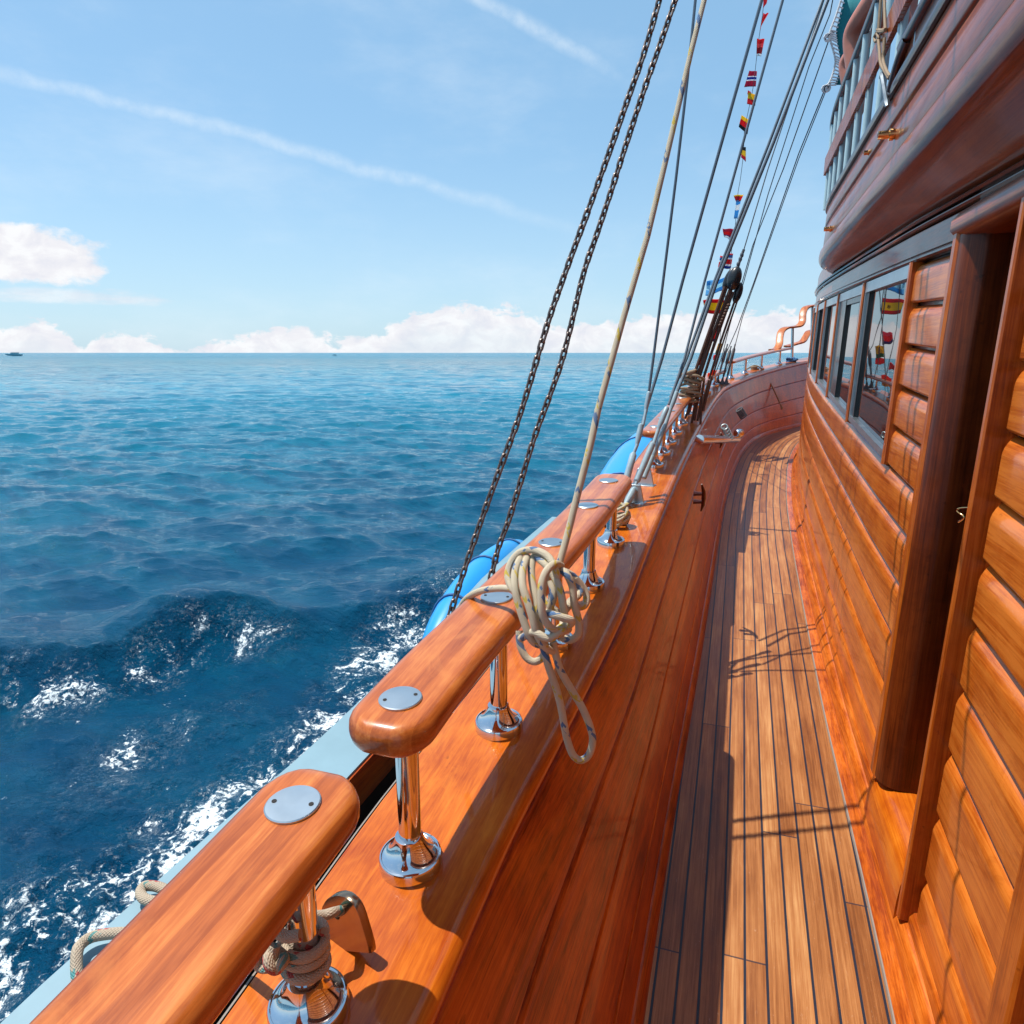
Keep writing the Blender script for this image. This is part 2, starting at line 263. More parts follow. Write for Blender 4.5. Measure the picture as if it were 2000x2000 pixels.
# ------------------------------------------------------------------ mesh helpers
COL=S.collection
class MB:
    def __init__(s): s.v=[];s.f=[];s.uv=[]
    def add(s,v,f,uv=None):
        k=len(s.v); s.v+= [tuple(p) for p in v]; s.f+=[tuple(i+k for i in q) for q in f]
        s.uv+= [tuple(p) for p in uv] if uv is not None else [(p[0],p[1]) for p in v]
        return s
    def box(s,x0,x1,y0,y1,z0,z1,mat=None):
        v=[Vector((x,y,z)) for x in(x0,x1) for y in(y0,y1) for z in(z0,z1)]
        if mat: v=[mat@p for p in v]
        return s.add(v,[(0,1,3,2),(4,6,7,5),(0,4,5,1),(2,3,7,6),(0,2,6,4),(1,5,7,3)])
    def grid(s,rows,closed=False,caps=False):
        n=len(rows[0]); m_=len(rows); v=[p for r in rows for p in r]; f=[]
        for i in range(m_-1):
            for j in range(n if closed else n-1):
                j2=(j+1)%n; f.append((i*n+j,i*n+j2,(i+1)*n+j2,(i+1)*n+j))
        if caps: f.append(tuple(range(n-1,-1,-1))); f.append(tuple((m_-1)*n+j for j in range(n)))
        return s.add(v,f)
    def tube(s,pts,r,n=10,cap=True,closed=False,u0=0):
        P=[Vector(p) for p in pts]; m_=len(P); rs=r if hasattr(r,'__len__') else [r]*m_
        T=[]
        for i in range(m_):
            if closed: a,c=P[(i-1)%m_],P[(i+1)%m_]
            else: a,c=P[max(0,i-1)],P[min(m_-1,i+1)]
            q=c-a; T.append(q.normalized() if q.length>1e-9 else Vector((0,0,1)))
        up=Vector((0,0,1)) if abs(T[0].z)<.9 else Vector((1,0,0)); nrm=(up-T[0]*up.dot(T[0])).normalized()
        rows=[];L_=0;uvs=[]
        for i in range(m_):
            nrm=(nrm-T[i]*nrm.dot(T[i])).normalized(); bn=T[i].cross(nrm)
            if i: L_+=(P[i]-P[i-1]).length
            rows.append([P[i]+(nrm*math.cos(2*PI*j/n)+bn*math.sin(2*PI*j/n))*rs[i] for j in range(n+1)]); uvs+=[(j/n,L_+u0) for j in range(n+1)]
        if closed: rows.append(rows[0]); uvs+=[(j/n,L_) for j in range(n+1)]
        v=[p for r_ in rows for p in r_]; f=[]; w_=n+1
        for i in range(len(rows)-1):
            for j in range(n): f.append((i*w_+j,i*w_+j+1,(i+1)*w_+j+1,(i+1)*w_+j))
        if cap and not closed:
            f.append(tuple(range(n-1,-1,-1))); f.append(tuple((len(rows)-1)*w_+j for j in range(n)))
        return s.add(v,f,uvs)
    def lathe(s,prof,n=28,M_=None):
        M_=M_ or Matrix(); rows=[[M_@Vector((r*math.cos(2*PI*j/n),r*math.sin(2*PI*j/n),z)) for j in range(n)] for r,z in prof]
        return s.grid(rows,closed=True,caps=True)
    def ell(s,c,a,n=20,m_=12,M_=None):
        pr=[]
        for i in range(m_+1):
            t_=-PI/2+PI*i/m_; pr.append((max(1e-4,math.cos(t_)),math.sin(t_)))
        Mx=Matrix.Translation(c)@(M_ or Matrix())@Matrix.Diagonal((a[0],a[1],a[2],1)); return s.lathe(pr,n,Mx)
    def build(s,name,m,parent=None,smooth=35,bevel=0,loc=None):
        me=bpy.data.meshes.new(name); me.from_pydata([tuple(p) for p in s.v],[],s.f); me.validate()
        if len(me.vertices)==len(s.v):
            ul=me.uv_layers.new(name='UVMap'); li=np.empty(len(me.loops),int); me.loops.foreach_get('vertex_index',li)
            ul.data.foreach_set('uv',np.array(s.uv,dtype=float)[li].ravel())
        me.materials.append(m); o=bpy.data.objects.new(name,me); COL.objects.link(o)
        if smooth: 
            me.polygons.foreach_set('use_smooth',[True]*len(me.polygons)); me.set_sharp_from_angle(angle=R(smooth))
        if bevel:
            bv=o.modifiers.new('bevel','BEVEL'); bv.width=bevel; bv.segments=3; bv.limit_method='ANGLE'; bv.angle_limit=R(40)
        if parent:
            o.parent=parent; o.matrix_parent_inverse=Matrix.Translation(-parent.location)
        return o
def tag(o,label,cat,group=None,kind=None):
    if label: o['label']=label
    if cat: o['category']=cat
    if group: o['group']=group
    if kind: o['kind']=kind
    return o
def thing(name,label,cat,loc,group=None):
    o=bpy.data.objects.new(name,None); COL.objects.link(o); o.location=loc; o.empty_display_size=.05; return tag(o,label,cat,group)
def itp(tab):
    X=np.array([a for a,_ in tab],float);Y=np.array([b_ for _,b_ in tab],float); dd=np.diff(Y)/np.diff(X); mm=np.zeros(len(X)); mm[0]=dd[0];mm[-1]=dd[-1]
    for i in range(1,len(X)-1):
        mm[i]=0 if dd[i-1]*dd[i]<=0 else 2*dd[i-1]*dd[i]/(dd[i-1]+dd[i])
    def f(x):
        x=min(max(x,X[0]),X[-1]); i=min(int(np.searchsorted(X,x,side='right'))-1,len(X)-2); h=X[i+1]-X[i]; q=(x-X[i])/h
        return float((2*q**3-3*q*q+1)*Y[i]+(q**3-2*q*q+q)*h*mm[i]+(-2*q**3+3*q*q)*Y[i+1]+(q**3-q*q)*h*mm[i+1])
    return f
def smooth_path(pts,k=6):
    P=[Vector(p) for p in pts]; out=[]
    for i in range(len(P)-1):
        a,b_,c,d_=P[max(0,i-1)],P[i],P[i+1],P[min(len(P)-1,i+2)]
        for j in range(k):
            q=j/k; out.append(.5*((2*b_)+(c-a)*q+(2*a-5*b_+4*c-d_)*q*q+(3*b_-a-3*c+d_)*q**3))
    return out+[P[-1]]
def atY(px,py,Y): r=ray(px,py); return r*(Y/r.y)
def atX(px,py,X): r=ray(px,py); return r*(X/r.x)
def atD(px,py,D): return ray(px,py)*(D/F)
def ys(a,b_,st): n=max(2,int(round((b_-a)/st))+1); return [a+(b_-a)*i/(n-1) for i in range(n)]
# hull lines (metres; the eye is the origin, Y runs forward along the deck)
SI=itp([(-1.5,-.325),(.5,-.328),(.95,-.330),(1.35,-.312),(2.1,-.279),(3.7,-.268),(5.9,-.222),(7.75,-.13),(9,.10),(10.46,.52),(11.8,1.02),(13.5,1.85)])
ZS=itp([(-1.5,-.997),(0,-.896),(1,-.829),(1.5,-.795),(2,-.752),(2.6,-.692),(4,-.603),(12,-.102),(13.5,0)])
ZD=itp([(-1.5,-1.741),(0,-1.65),(5,-1.345),(9,-1.101),(11.1,-1.05),(14,-1.0)])
DL=itp([(-1.5,-.145),(1.4,-.14),(3.5,-.105),(5.9,-.064),(7.6,.02),(9.2,.21),(11.1,.94),(12.5,1.7),(14,2.8)])
DR=itp([(-1.5,.50),(1.6,.50),(3.1,.480),(4.5,.485),(6,.508),(7.7,.60),(8.9,.75),(10,1.0),(11.5,1.6),(14,3.2)])
def XW(Y,z): return DR(Y)+.05+.02*(z-ZD(Y))
SEA=-3.3
# ================================================================== SEA
def build_sea():
    ang=np.concatenate([np.arange(-180,-86,3.),np.arange(-86,-72,.6),np.arange(-72,12,.13),np.arange(12,50,.6),np.arange(50,180,3.)])
    a=np.radians(ang); r=np.concatenate([np.geomspace(1.8,60,860),np.geomspace(60.5,1500,420),np.geomspace(1550,60000,70)])
    Rg,Ag=np.meshgrid(r,a,indexing='ij'); X=Rg*np.sin(Ag); Y=Rg*np.cos(Ag)
    sp=Rg*np.gradient(np.log(r))[:,None]; sp=np.maximum(sp,Rg*R(.13))
    Z=np.zeros_like(X); DX=np.zeros_like(X); DY=np.zeros_like(X)
    main=R(166)
    def tile(Lt,Nn,Lw,seed,rot):
        rs=np.random.RandomState(seed); k1=np.fft.fftfreq(Nn,Lt/Nn)*2*PI; KX,KY=np.meshgrid(k1,k1,indexing='ij'); K=np.hypot(KX,KY); K[0,0]=1
        wx,wy=math.sin(main+rot),math.cos(main+rot); cs=(KX*wx+KY*wy)/K
        P=np.exp(-1/(K*Lw)**2)/K**3.55*(np.abs(cs)**3+.05)*np.exp(-(K*.035)**2); P[0,0]=0; P[cs<0]*=.15
        h=(rs.normal(size=K.shape)+1j*rs.normal(size=K.shape))*np.sqrt(P); out=[]
        ref=None
        for lv in range(9):
            cut=(Lt/Nn)*2**lv*2.2; G_=np.exp(-(K*cut/(2*PI))**4*1.0)
            H=h*G_; z=np.real(np.fft.ifft2(H)); 
            if ref is None:
                sx=np.real(np.fft.ifft2(1j*KY*H)); ref=1/np.std(sx)
            x=np.real(np.fft.ifft2(1j*KX/K*H)); y=np.real(np.fft.ifft2(1j*KY/K*H)); out.append(np.stack([z,x,y],-1)*ref)
        return out
    def samp(T,Lt,X_,Y_):
        Nn=T.shape[0]; u=(X_/Lt*Nn)%Nn; v=(Y_/Lt*Nn)%Nn; i0=u.astype(int)%Nn; j0=v.astype(int)%Nn; fu=(u-np.floor(u))[...,None]; fv=(v-np.floor(v))[...,None]; i1=(i0+1)%Nn; j1=(j0+1)%Nn
        return (T[i0,j0]*(1-fu)*(1-fv)+T[i1,j0]*fu*(1-fv)+T[i0,j1]*(1-fu)*fv+T[i1,j1]*fu*fv)
    for Lt,Lw,seed,rot,sl in ((61.,.62,3,R(0),.185),(173.,2.6,9,R(14),.040)):
        T=tile(Lt,1024,Lw,seed,rot); lev=np.clip(np.log2(sp/(Lt/1024)),0,8-1e-3); D=np.zeros(X.shape+(3,))
        for lv in range(9):
            w_=np.clip(1-np.abs(lev-lv),0,1); m_=w_>0
            if m_.any(): D[m_]+=samp(T[lv],Lt,X[m_],Y[m_])*w_[m_][:,None]
        fade=np.clip(1.25-Rg/2500,0,1)
        Z+=D[...,0]*sl*fade; DX+=D[...,1]*sl*.85*fade; DY+=D[...,2]*sl*.85*fade
    # wake ridge thrown off by the bow, running out and aft
    p0=np.array([-3.1,8.5]); p1=np.array([-8.5,3.7]); dd=p1-p0; Lr=np.linalg.norm(dd); dd/=Lr; nn=np.array([-dd[1],dd[0]])   # nn points away from hull
    s=(X-p0[0])*dd[0]+(Y-p0[1])*dd[1]; e=(X-p0[0])*nn[0]+(Y-p0[1])*nn[1]
    if nn[1]<0: e=-e
    e=e+.22*np.sin(s*1.3+1)+.10*np.sin(s*3.1)
    env=np.clip((s+1.6)/1.6,0,1)*np.clip((Lr+2.2-s)/2.5,0,1)
    side=np.where(e>0,np.exp(-(e/1.3)**2),np.exp(-(e/.42)**2))
    Z+=env*(.36+.06*np.sin(s*2.2))*side-env*.10*np.exp(-((e+1.1)/.7)**2)
    hullx=-1.3
    foam=.95*np.exp(-((X+3.45+.25*np.sin(Y*1.1))/.75)**2)*np.clip((11-Y)/4,0,1)*np.clip(.86-.02*Y,0.3,1.1)
    foam=np.maximum(foam,.9*np.exp(-((X+2.3)/.5)**2)*np.clip((9-Y)/4,0,1))
    foam=np.maximum(foam,.72*np.exp(-(np.abs((s-4.6)/2.6))**3)*np.exp(-((e+.55)/.62)**2))  # speckled patch paints sun glints in white together with real foam
    foam=np.maximum(foam,.64*np.exp(-((s-6.4)/1.8)**2)*np.exp(-((e+1.1)/.75)**2))  # glints painted in with the foam here too
    foam=np.maximum(foam,.55*np.exp(-((s-.2)/1.6)**2)*np.exp(-((e+.1)/.35)**2))
    foam=np.maximum(foam,.46*np.exp(-((X+4.5)/1.1)**2)*np.exp(-((Y-4)/3)**2))
    chop=np.clip(foam,0,1)*(Rg<30)
    for i in range(26):
        lam=.10+.35*rng.rand(); th=rng.rand()*2*PI; k=2*PI/lam; at=np.clip((lam/sp-2)/3,0,1)*lam*.022
        Z+=chop*at*np.cos(k*(X*math.sin(th)+Y*math.cos(th))+rng.rand()*6)
    nr,na=X.shape; V=np.stack([X+DX,Y+DY,Z],-1).reshape(-1,3)
    i,j=np.meshgrid(np.arange(nr-1),np.arange(na),indexing='ij'); j2=(j+1)%na
    Fq=np.stack([i*na+j,(i+1)*na+j,(i+1)*na+j2,i*na+j2],-1).reshape(-1,4)[:,::-1]
    me=bpy.data.meshes.new('sea'); me.vertices.add(len(V)); me.vertices.foreach_set('co',V.ravel())
    me.loops.add(Fq.size); me.loops.foreach_set('vertex_index',Fq.ravel().astype(np.int32)); me.polygons.add(len(Fq)); me.polygons.foreach_set('loop_start',np.arange(0,Fq.size,4,dtype=np.int32)); me.update(calc_edges=True)
    me.polygons.foreach_set('use_smooth',[True]*len(me.polygons))
    at=me.attributes.new('foam','FLOAT','POINT'); at.data.foreach_set('value',np.clip(foam,0,1.2).ravel().astype(np.float32))
    me.materials.append(M['sea']); o=bpy.data.objects.new('sea',me); COL.objects.link(o); o.location=(0,0,SEA)
    if me.polygons[0].normal.z<0: me.flip_normals()
    tag(o,'deep blue sea with small waves and white wake foam beside the boat','sea',kind='structure')
build_sea()
# ================================================================== DECK
def shift(Y): return max(0.,(DL(Y)+DR(Y))/2-.196-.012*min(1,max(0,(Y-3)/3))) if Y>3 else 0.
mb=MB(); rows=[];
Ys=ys(-1.4,13.4,.08); U=[-4+.5*i for i in range(27)]
for Y in Ys: rows.append([(.013+.0545*u+shift(Y),Y,ZD(Y)) for u in U])
mb.grid(rows); mb.uv=[(u,Y) for Y in Ys for u in U]
dk=mb.build('deck',M['deck'],smooth=60); tag(dk,'narrow teak side deck with black caulk lines running forward','deck',kind='structure')
# ================================================================== BULWARK
bw=thing('bulwark','varnished orange wooden bulwark with wide capping board along the sea side of the deck','bulwark',(-.3,2,-1.4))
FR=[0,.26,.53,.78,1.0]
def bpt(Y,f,o):
    x0,z0=SI(Y)-.016,ZS(Y)-.045; x1,z1=DL(Y),ZD(Y)-.004
    return (x0+(x1-x0)*f+o*.97+.012*math.sin(f*PI),Y,z0+(z1-z0)*f+o*.22)
Yb=ys(-1.4,13.3,.09)
for k in range(4):
    f0,f1=FR[k],FR[k+1]; h=.72
    e=.010
    pr=[(f0,0),(f0+.003,.008),(f0+.008,.013),(f0+.016,.016),(f0+.018,.0162),(f1-.012,.0165),(f1-.010,.0165),(f1-.003,.013),(f1,0)]
    m2=MB(); m2.grid([[bpt(Y,f,o) for f,o in pr] for Y in Yb]); m2.build('inner_strake',M['bulw'],bw)
m2=MB(); m2.grid([[bpt(Y,0,0),bpt(Y,1,0)] for Y in Yb]); m2.build('backing_board',M['bulw'],bw)
m2=MB(); m2.grid([[(DL(Y)-.02,Y,ZD(Y)+.05),(DL(Y)+.012,Y,ZD(Y)+.046),(DL(Y)+.022,Y,ZD(Y)+.035),(DL(Y)+.03,Y,ZD(Y)+.012),(DL(Y)+.032,Y,ZD(Y))] for Y in Yb]); m2.build('foot_moulding',M['bulw'],bw)
# wide capping board
SHW=.262
def shelf_sec(Y):
    xi,z=SI(Y),ZS(Y); xo=xi-SHW
    pr=[(xo,z-.05),(xo,z-.006),(xo+.003,z-.001),(xo+.008,z)]+[(xo+.008+(xi-.03-xo)*q,z) for q in(.25,.5,.75)]+[(xi-.024,z)]
    pr+=[(xi-.024+.024*math.sin(t_),z-.024+.024*math.cos(t_)) for t_ in(.3,.6,.9,1.2,1.5,1.9,2.3,2.7)]+[(xi-.03,z-.05)]
    return [(x,Y,zz) for x,zz in pr]
m2=MB(); m2.grid([shelf_sec(Y) for Y in Yb],closed=True,caps=True); m2.build('capping_board',M['shelf'],bw)
m2=MB(); m2.grid([[(SI(Y)-SHW-.001,Y,ZS(Y)-.003),(SI(Y)-SHW-.006,Y,ZS(Y)-.006),(SI(Y)-SHW-.006,Y,ZS(Y)-.03)] for Y in Yb]); m2.build('seam_sealant',M['grey'],bw)
def slot_sec(Y):
    a=SI(Y)-SHW-.002; b_=SI(Y)-.395; z=ZS(Y)
    return [(a,Y,z-.02),(a,Y,z-.3),(b_,Y,z-.3),(b_,Y,z-.075)]
m2=MB(); m2.grid([slot_sec(Y) for Y in Yb if Y<3.0]); m2.build('gutter_slot',M['slot'],bw,smooth=20)
m2=MB(); m2.grid([[(SI(Y)-(.394 if Y<2.9 else .27),Y,ZS(Y)-.14),(SI(Y)-.392,Y,ZS(Y)-.052),(SI(Y)-.405,Y,ZS(Y)-.050)] for Y in Yb if Y<3]); m2.build('ledge_side_board',M['bulw'],bw,smooth=20)
def led(Y):
    a=SI(Y)-.397; b_=SI(Y)-.545-.05*min(1,max(0,(1.15-Y)/.6))+.10*min(1,max(0,(Y-2.2)/1.2)); z=ZS(Y)-.046
    return [(a,Y,z-.008),(a,Y,z),(b_+.006,Y,z-.003),(b_,Y,z-.009),(b_,Y,z-.03),(b_+.02,Y,z-.04)]
m2=MB(); m2.grid([led(Y) for Y in Yb if Y<3.0]); m2.build('outer_ledge',M['ledge'],bw)
m2=MB(); m2.grid([[(SI(Y)-(.53 if Y<2.8 else .33),Y,ZS(Y)-.10),(SI(Y)-(.57 if Y<2.8 else .36),Y,ZS(Y)-.4),(SI(Y)-.58,Y,-2.0),(SI(Y)-.40,Y,-2.8),(SI(Y)-.1,Y,-3.7)] for Y in ys(-1.4,13.3,.3)]); m2.build('hull_side',M['hull'],bw,smooth=80)
# small screw plugs on the capping board
# ================================================================== HANDRAILS
def RC(Y): return SI(Y)-.14-(.017 if Y<.75 else -.003 if Y<2.6 else 0)
Z2=itp([(-1.2,-.662),(.63,-.543),(1.3,-.502),(2.6,-.435)])
Z3=itp([(3.5,-.408),(5.5,-.312),(8.5,-.18)])
Z4=itp([(8.6,-.105),(10.16,.0),(11.4,.083)])
def rail_mesh(y0,y1,zt,hw,th,rc=.062,re=.024,end0=True,end1=True,c=RC):
    Y_=[]
    e0=[0,.0015,.005,.010,.017,.026,.038,.052,.064] if end0 else [0]
    e1=[.064,.052,.038,.026,.017,.010,.005,.0015,0] if end1 else [0]
    Y_=[y0+q for q in e0]+[y for y in ys(y0+.08,y1-.08,.06)]+[y1-q for q in e1]; rows=[]
    for Y in Y_:
        s0=(Y-y0) if end0 else 9; s1=(y1-Y) if end1 else 9; s_=min(s0,s1)
        w_=hw-(rc-math.sqrt(max(0,rc*rc-(rc-s_)**2)) if s_<rc else 0)
        tt=(re-math.sqrt(max(0,re*re-(re-s_)**2)))*.85 if s_<re else 0
        cx,zc=c(Y),zt(Y)-th/2; h2=th/2-tt; r_=min(re,h2,w_)
        sec=[]
        for (sx,sz,a0) in ((1,1,0),(-1,1,90),(-1,-1,180),(1,-1,270)):
            for q in range(0,91,15):
                a=R(a0+q); sec.append((cx+sx*(w_-r_)+r_*math.cos(a),Y,zc+sz*(h2-r_)+r_*math.sin(a)))
        rows.append(sec)
    return MB().grid(rows,closed=True,caps=True)
def stanchion(root,Y,zt,th,base=1.,rt=.019,c=RC):
    x=c(Y); z0=ZS(Y)-.002; zz=zt(Y)-th+.004; H=zz-z0
    m=MB().lathe([(rt,0.03),(rt,H)],64,Matrix.Translation((x,Y,z0))); st_=m.build('stanchion',M['steel'],root)
    k=base; pr=[(.0525,0),(.0525,.019),(.0508,.0225),(.0485,.0235),(.0472,.0225),(.045,.0235),(.038,.0285),(.031,.037),(.026,.047),(.0235,.056),(.0230,.059),(.0195,.060)]
    tl=Matrix.Rotation(R(3.8),4,'X')
    m=MB().lathe([(a*k,b_*k) for a,b_ in pr],72,Matrix.Translation((x,Y,z0))@tl); m.build('base_flange',M['steel'],st_)
    return st_
def plate(root,Y,zt,c=RC,a=0,hw=.034):
    x=c(Y); z=zt(Y)+.0005
    sl_=math.atan((zt(Y+.05)-zt(Y-.05))/.1)
    Mx=Matrix.Translation((x,Y,z))@Matrix.Rotation(sl_,4,'X')@Matrix.Rotation(R(a),4,'Z')
    p=MB().lathe([(hw,-.002),(hw,.0022),(hw-.0015,.0034),(.001,.0036)],36,Mx).build('cover_plate',M['steel2'],root)
    if Y<2:
        for s_ in(-1,1): MB().lathe([(.0032,.0030),(.0032,.0042),(.001,.0042)],10,Mx@Matrix.Translation((s_*.024,0,0))).build('screw_hole',M['slot'],p)
r1=thing('handrail','nearest varnished handrail, its forward rounded end at lower left beside the padeye','handrail',(RC(.3),.3,ZS(.3)),'varnished handrails on steel stanchions')
rail_mesh(-1.1,.712,Z2,.071,.053,end0=False).build('rail_board',M['rail'],r1)
for y in (.63,-.0,-.6): stanchion(r1,y,Z2,.055)
plate(r1,.63,Z2,a=10)
r2=thing('handrail','second varnished handrail, with the big rope coil hanging over it','handrail',(RC(1.6),1.6,ZS(1.6)),'varnished handrails on steel stanchions')
rail_mesh(.802,2.55,Z2,.071,.053).build('rail_board',M['rail'],r2)
for y in (.90,1.31,1.72,2.11,2.50): stanchion(r2,y,Z2,.055)
for y,a in ((.885,35),(1.30,5),(1.68,0),(2.06,0),(2.41,0)): plate(r2,y,Z2,a=a)
r3=thing('handrail','long distant handrail with eleven stanchions beyond the shrouds','handrail',(RC(6),6,ZS(6)),'varnished handrails on steel stanchions')
rail_mesh(3.66,8.35,Z3,.062,.035,re=.016).build('rail_board',M['rail'],r3)
for y in (3.83,4.17,4.51,4.88,5.27,5.76,6.28,6.66,7.03,7.35,8.0): stanchion(r3,y,Z3,.035)
for y in (3.83,4.17,4.51,4.88,5.27): plate(r3,y,Z3)
r4=thing('handrail','bow handrail rising in two scrolled steps at the far end','handrail',(RC(9.5),9.5,ZS(9.5)),'varnished handrails on steel stanchions')
c4=lambda Y: SI(Y)-.138
rail_mesh(8.72,11.42,Z4,.05,.03,re=.014,c=c4).build('rail_board',M['rail'],r4)
for y in (8.79,9.46,10.16,10.96): stanchion(r4,y,Z4,.03,.95,c=c4)
def ribbon(pxs,Y0,Y1,hw,name,root,th=.024):
    P=[atY(x,y,Y0+(Y1-Y0)*i/(len(pxs)-1)) for i,(x,y) in enumerate(pxs)]; P=smooth_path(P,6); m=MB(); rows=[]
    for i,p in enumerate(P):
        t_=(P[min(i+1,len(P)-1)]-P[max(i-1,0)]).normalized(); n=Vector((.92,-.38,0)); n=(n-t_*n.dot(t_)).normalized(); u=n.cross(t_).normalized()
        rows.append([p+n*hw*a+u*th*b_ for a,b_ in((1,.5),(.8,.62),(-.8,.62),(-1,.5),(-1,-.5),(1,-.5))])
    return m.grid(rows,closed=True,caps=True).build(name,M['rail'],root)
ribbon([(1506,684),(1517,681),(1522,672),(1523,660),(1526,648),(1534,641),(1548,639),(1561,636),(1567,628),(1568,614),(1572,603),(1582,598),(1600,596),(1625,594)],10.96,12.1,.05,'scroll_rail',r4)
ribbon([(1535,677),(1552,672),(1567,667),(1574,657),(1580,648),(1592,645),(1615,642)],11.9,12.6,.05,'lower_scroll_rail',r4)
m=MB().tube([atY(1547,705,11.7),atY(1548,641,11.7)],.021,12); m.build('tall_stanchion',M['steel'],r4)
m=MB().tube([atY(1585,682,12.0),atY(1586.5,598,12.0)],.021,12); m.build('tall_stanchion',M['steel'],r4)
# ================================================================== CABIN
cb_=thing('deckhouse','varnished wooden deckhouse with plank siding, windows and an open doorway','deckhouse',(.6,3,-1.4))
G0=[.285,.14,-.005,-.153,-.30,-.445,-.595,-.76,-.93,-1.11,-1.30,-1.475]
def G(i,Y):
    s_=[.03,.038,.045,.052,.058,.062,.062,.062,.062,.062,.062,.062][i]
    return max(G0[i]+s_*(Y-2.2),ZD(Y)+.03) if i>8 else G0[i]+s_*(Y-2.2)
def plank(y0,y1,i,e0=True,e1=True,matn='cab',step=.12):
    e=[(0,.3),(.002,.6),(.006,.85),(.012,.98),(.015,1)]
    Y_=([(y0+a,k) for a,k in e] if e0 else [(y0,1)])+[(y,1) for y in [y0+.017]+ys(y0+.03,y1-.03,step)+[y1-.017]]+([(y1-a,k) for a,k in reversed(e)] if e1 else [(y1,1)])
    rows=[]
    for Y,k in Y_:
        zt,zb=G(i,Y)-.005,G(i+1,Y)+.006
        if zb>zt-.06: zb=zt-.06
        pr=[(0,zt),(-.007*k,zt-.001),(-.014*k,zt-.006),(-.020*k,zt-.014),(-.0250*k,zt-.025),(-.0276*k,zt-.036),(-.0280*k,zt-.040),(-.0281*k,zt-.043),(-.0281*k,zb+.009),(-.0279*k,zb+.007),(-.025*k,zb+.002),(-.020*k,zb),(0,zb)]
        rows.append([(XW(Y,z)+.021+o,Y,z) for o,z in pr])
    m=MB().grid(rows)
    m.f.append(tuple(range(len(rows[0])))); m.f.append(tuple(len(rows[0])*(len(rows)-1)+j for j in reversed(range(len(rows[0])))))
    return m.build('plank',M[matn],cb_,smooth=45)
for i in range(0,11): plank(1.255,1.795,i)
for i in range(0,11): plank(-.9,1.165,i)
for i in range(0,5): plank(2.285,2.84,i)
for i in range(5,11): plank(2.285,12.6,i,e1=False)
def wallsheet(y0,y1,z0,z1,off,name,m_,step=.15,parent=cb_):
    return MB().grid([[(XW(Y,z0(Y))+off,Y,z0(Y)),(XW(Y,(z0(Y)+z1(Y))/2)+off,Y,(z0(Y)+z1(Y))/2),(XW(Y,z1(Y))+off,Y,z1(Y))] for Y in ys(y0,y1,step)]).build(name,m_,parent)
wallsheet(2.24,12.6,lambda Y:ZD(Y)-.02,lambda Y:.62+.03*(Y-2.2),.024,'wall_backing',M['dark'])
wallsheet(-1.2,1.82,lambda Y:ZD(Y)-.02,lambda Y:.62+.03*(Y-2.2),.024,'wall_backing',M['dark'])
wallsheet(1.80,2.26,lambda Y:.36,lambda Y:.62,.0,'wall_over_door',M['cab'])
# frieze board and mouldings
def band(y0,y1,zl,zh,off,th,name,mt,r_=.006):
    rows=[]
    for Y in ys(y0,y1,.12):
        a,b_=zl(Y),zh(Y); o=off; pr=[(o+th,a),(o+r_,a),(o,a+r_),(o,b_-r_),(o+r_,b_),(o+th,b_)]
        rows.append([(XW(Y,z)+x,Y,z) for x,z in pr])
    return MB().grid(rows,closed=True,caps=True).build(name,M[mt],cb_)
zf=lambda a:(lambda Y:a+.03*(Y-2.2))
band(2.27,9.5,zf(.308),zf(.392),-.001,.02,'frieze_board','upper')
band(-1.2,1.82,zf(.308),zf(.392),-.001,.02,'frieze_board','upper')
band(2.27,9.5,zf(.288),zf(.306),-.014,.03,'lower_moulding','dark')
band(-1.2,1.82,zf(.288),zf(.306),-.014,.03,'lower_moulding','dark')
band(-1.2,9.5,zf(.394),zf(.408),-.018,.03,'upper_moulding','dark')
band(-1.2,9.5,zf(.414),zf(.426),-.024,.04,'upper_moulding','dark')
band(-1.2,9.5,zf(.428),zf(.56),-.002,.02,'upper_frieze','upper')
# windows
sill=lambda Y:-.40+.064*(Y-2.9); head=lambda Y:.312+.022*(Y-2.9)
wins=[(2.865,3.83),(3.875,4.82),(4.865,5.66),(5.705,6.42),(6.465,7.1)]
for k,(a,b_) in enumerate(wins):
    m=MB()
    def bar(y0,y1,zl,zh,o0=-.012,o1=.02):
        rows=[]
        for Y in ys(y0,y1,.1):
            p,q=zl(Y),zh(Y); rows.append([(XW(Y,z)+x,Y,z) for x,z in((o1,p),(o0,p),(o0,q),(o1,q))])
        m.grid(rows,closed=True,caps=True)
    bar(a,b_,lambda Y:head(Y)-.052,lambda Y:head(Y)-.006); bar(a,b_,lambda Y:sill(Y)+.012,lambda Y:sill(Y)+.04)
    z0=lambda Y:sill(Y)+.04; z1=lambda Y:head(Y)-.052
    bar(a,a+.022,z0,z1); bar(b_-.022,b_,z0,z1)
    fr=m.build('window',M['pipe'] if 0 else M['steel2'],cb_,smooth=20)
    MB().grid([[(XW(Y,z)+.008,Y,z) for z in (z0(Y),z0(Y)*.75+z1(Y)*.25,z0(Y)*.5+z1(Y)*.5,z0(Y)*.25+z1(Y)*.75,z1(Y))] for Y in ys(a+.02,b_-.02,.05)]).build('glass_pane',M['glass'],fr,smooth=80)
    m=MB(); bar(b_-.085,b_-.022,z0,z1,-.004,.01)
    if k==1: bar(a+.022,a+.13,z0,z1,-.006,.01); bar(a+.13,b_-.085,lambda Y:z1(Y)-.03,z1,-.004,.01); bar(b_-.30,b_-.085,z0,z1,-.006,.01)
    m.build('black_sash',M['black'],fr,smooth=20)
band(2.84,7.2,lambda Y:sill(Y)-.004,lambda Y:sill(Y)+.008,-.012,.03,'window_sill','dark')
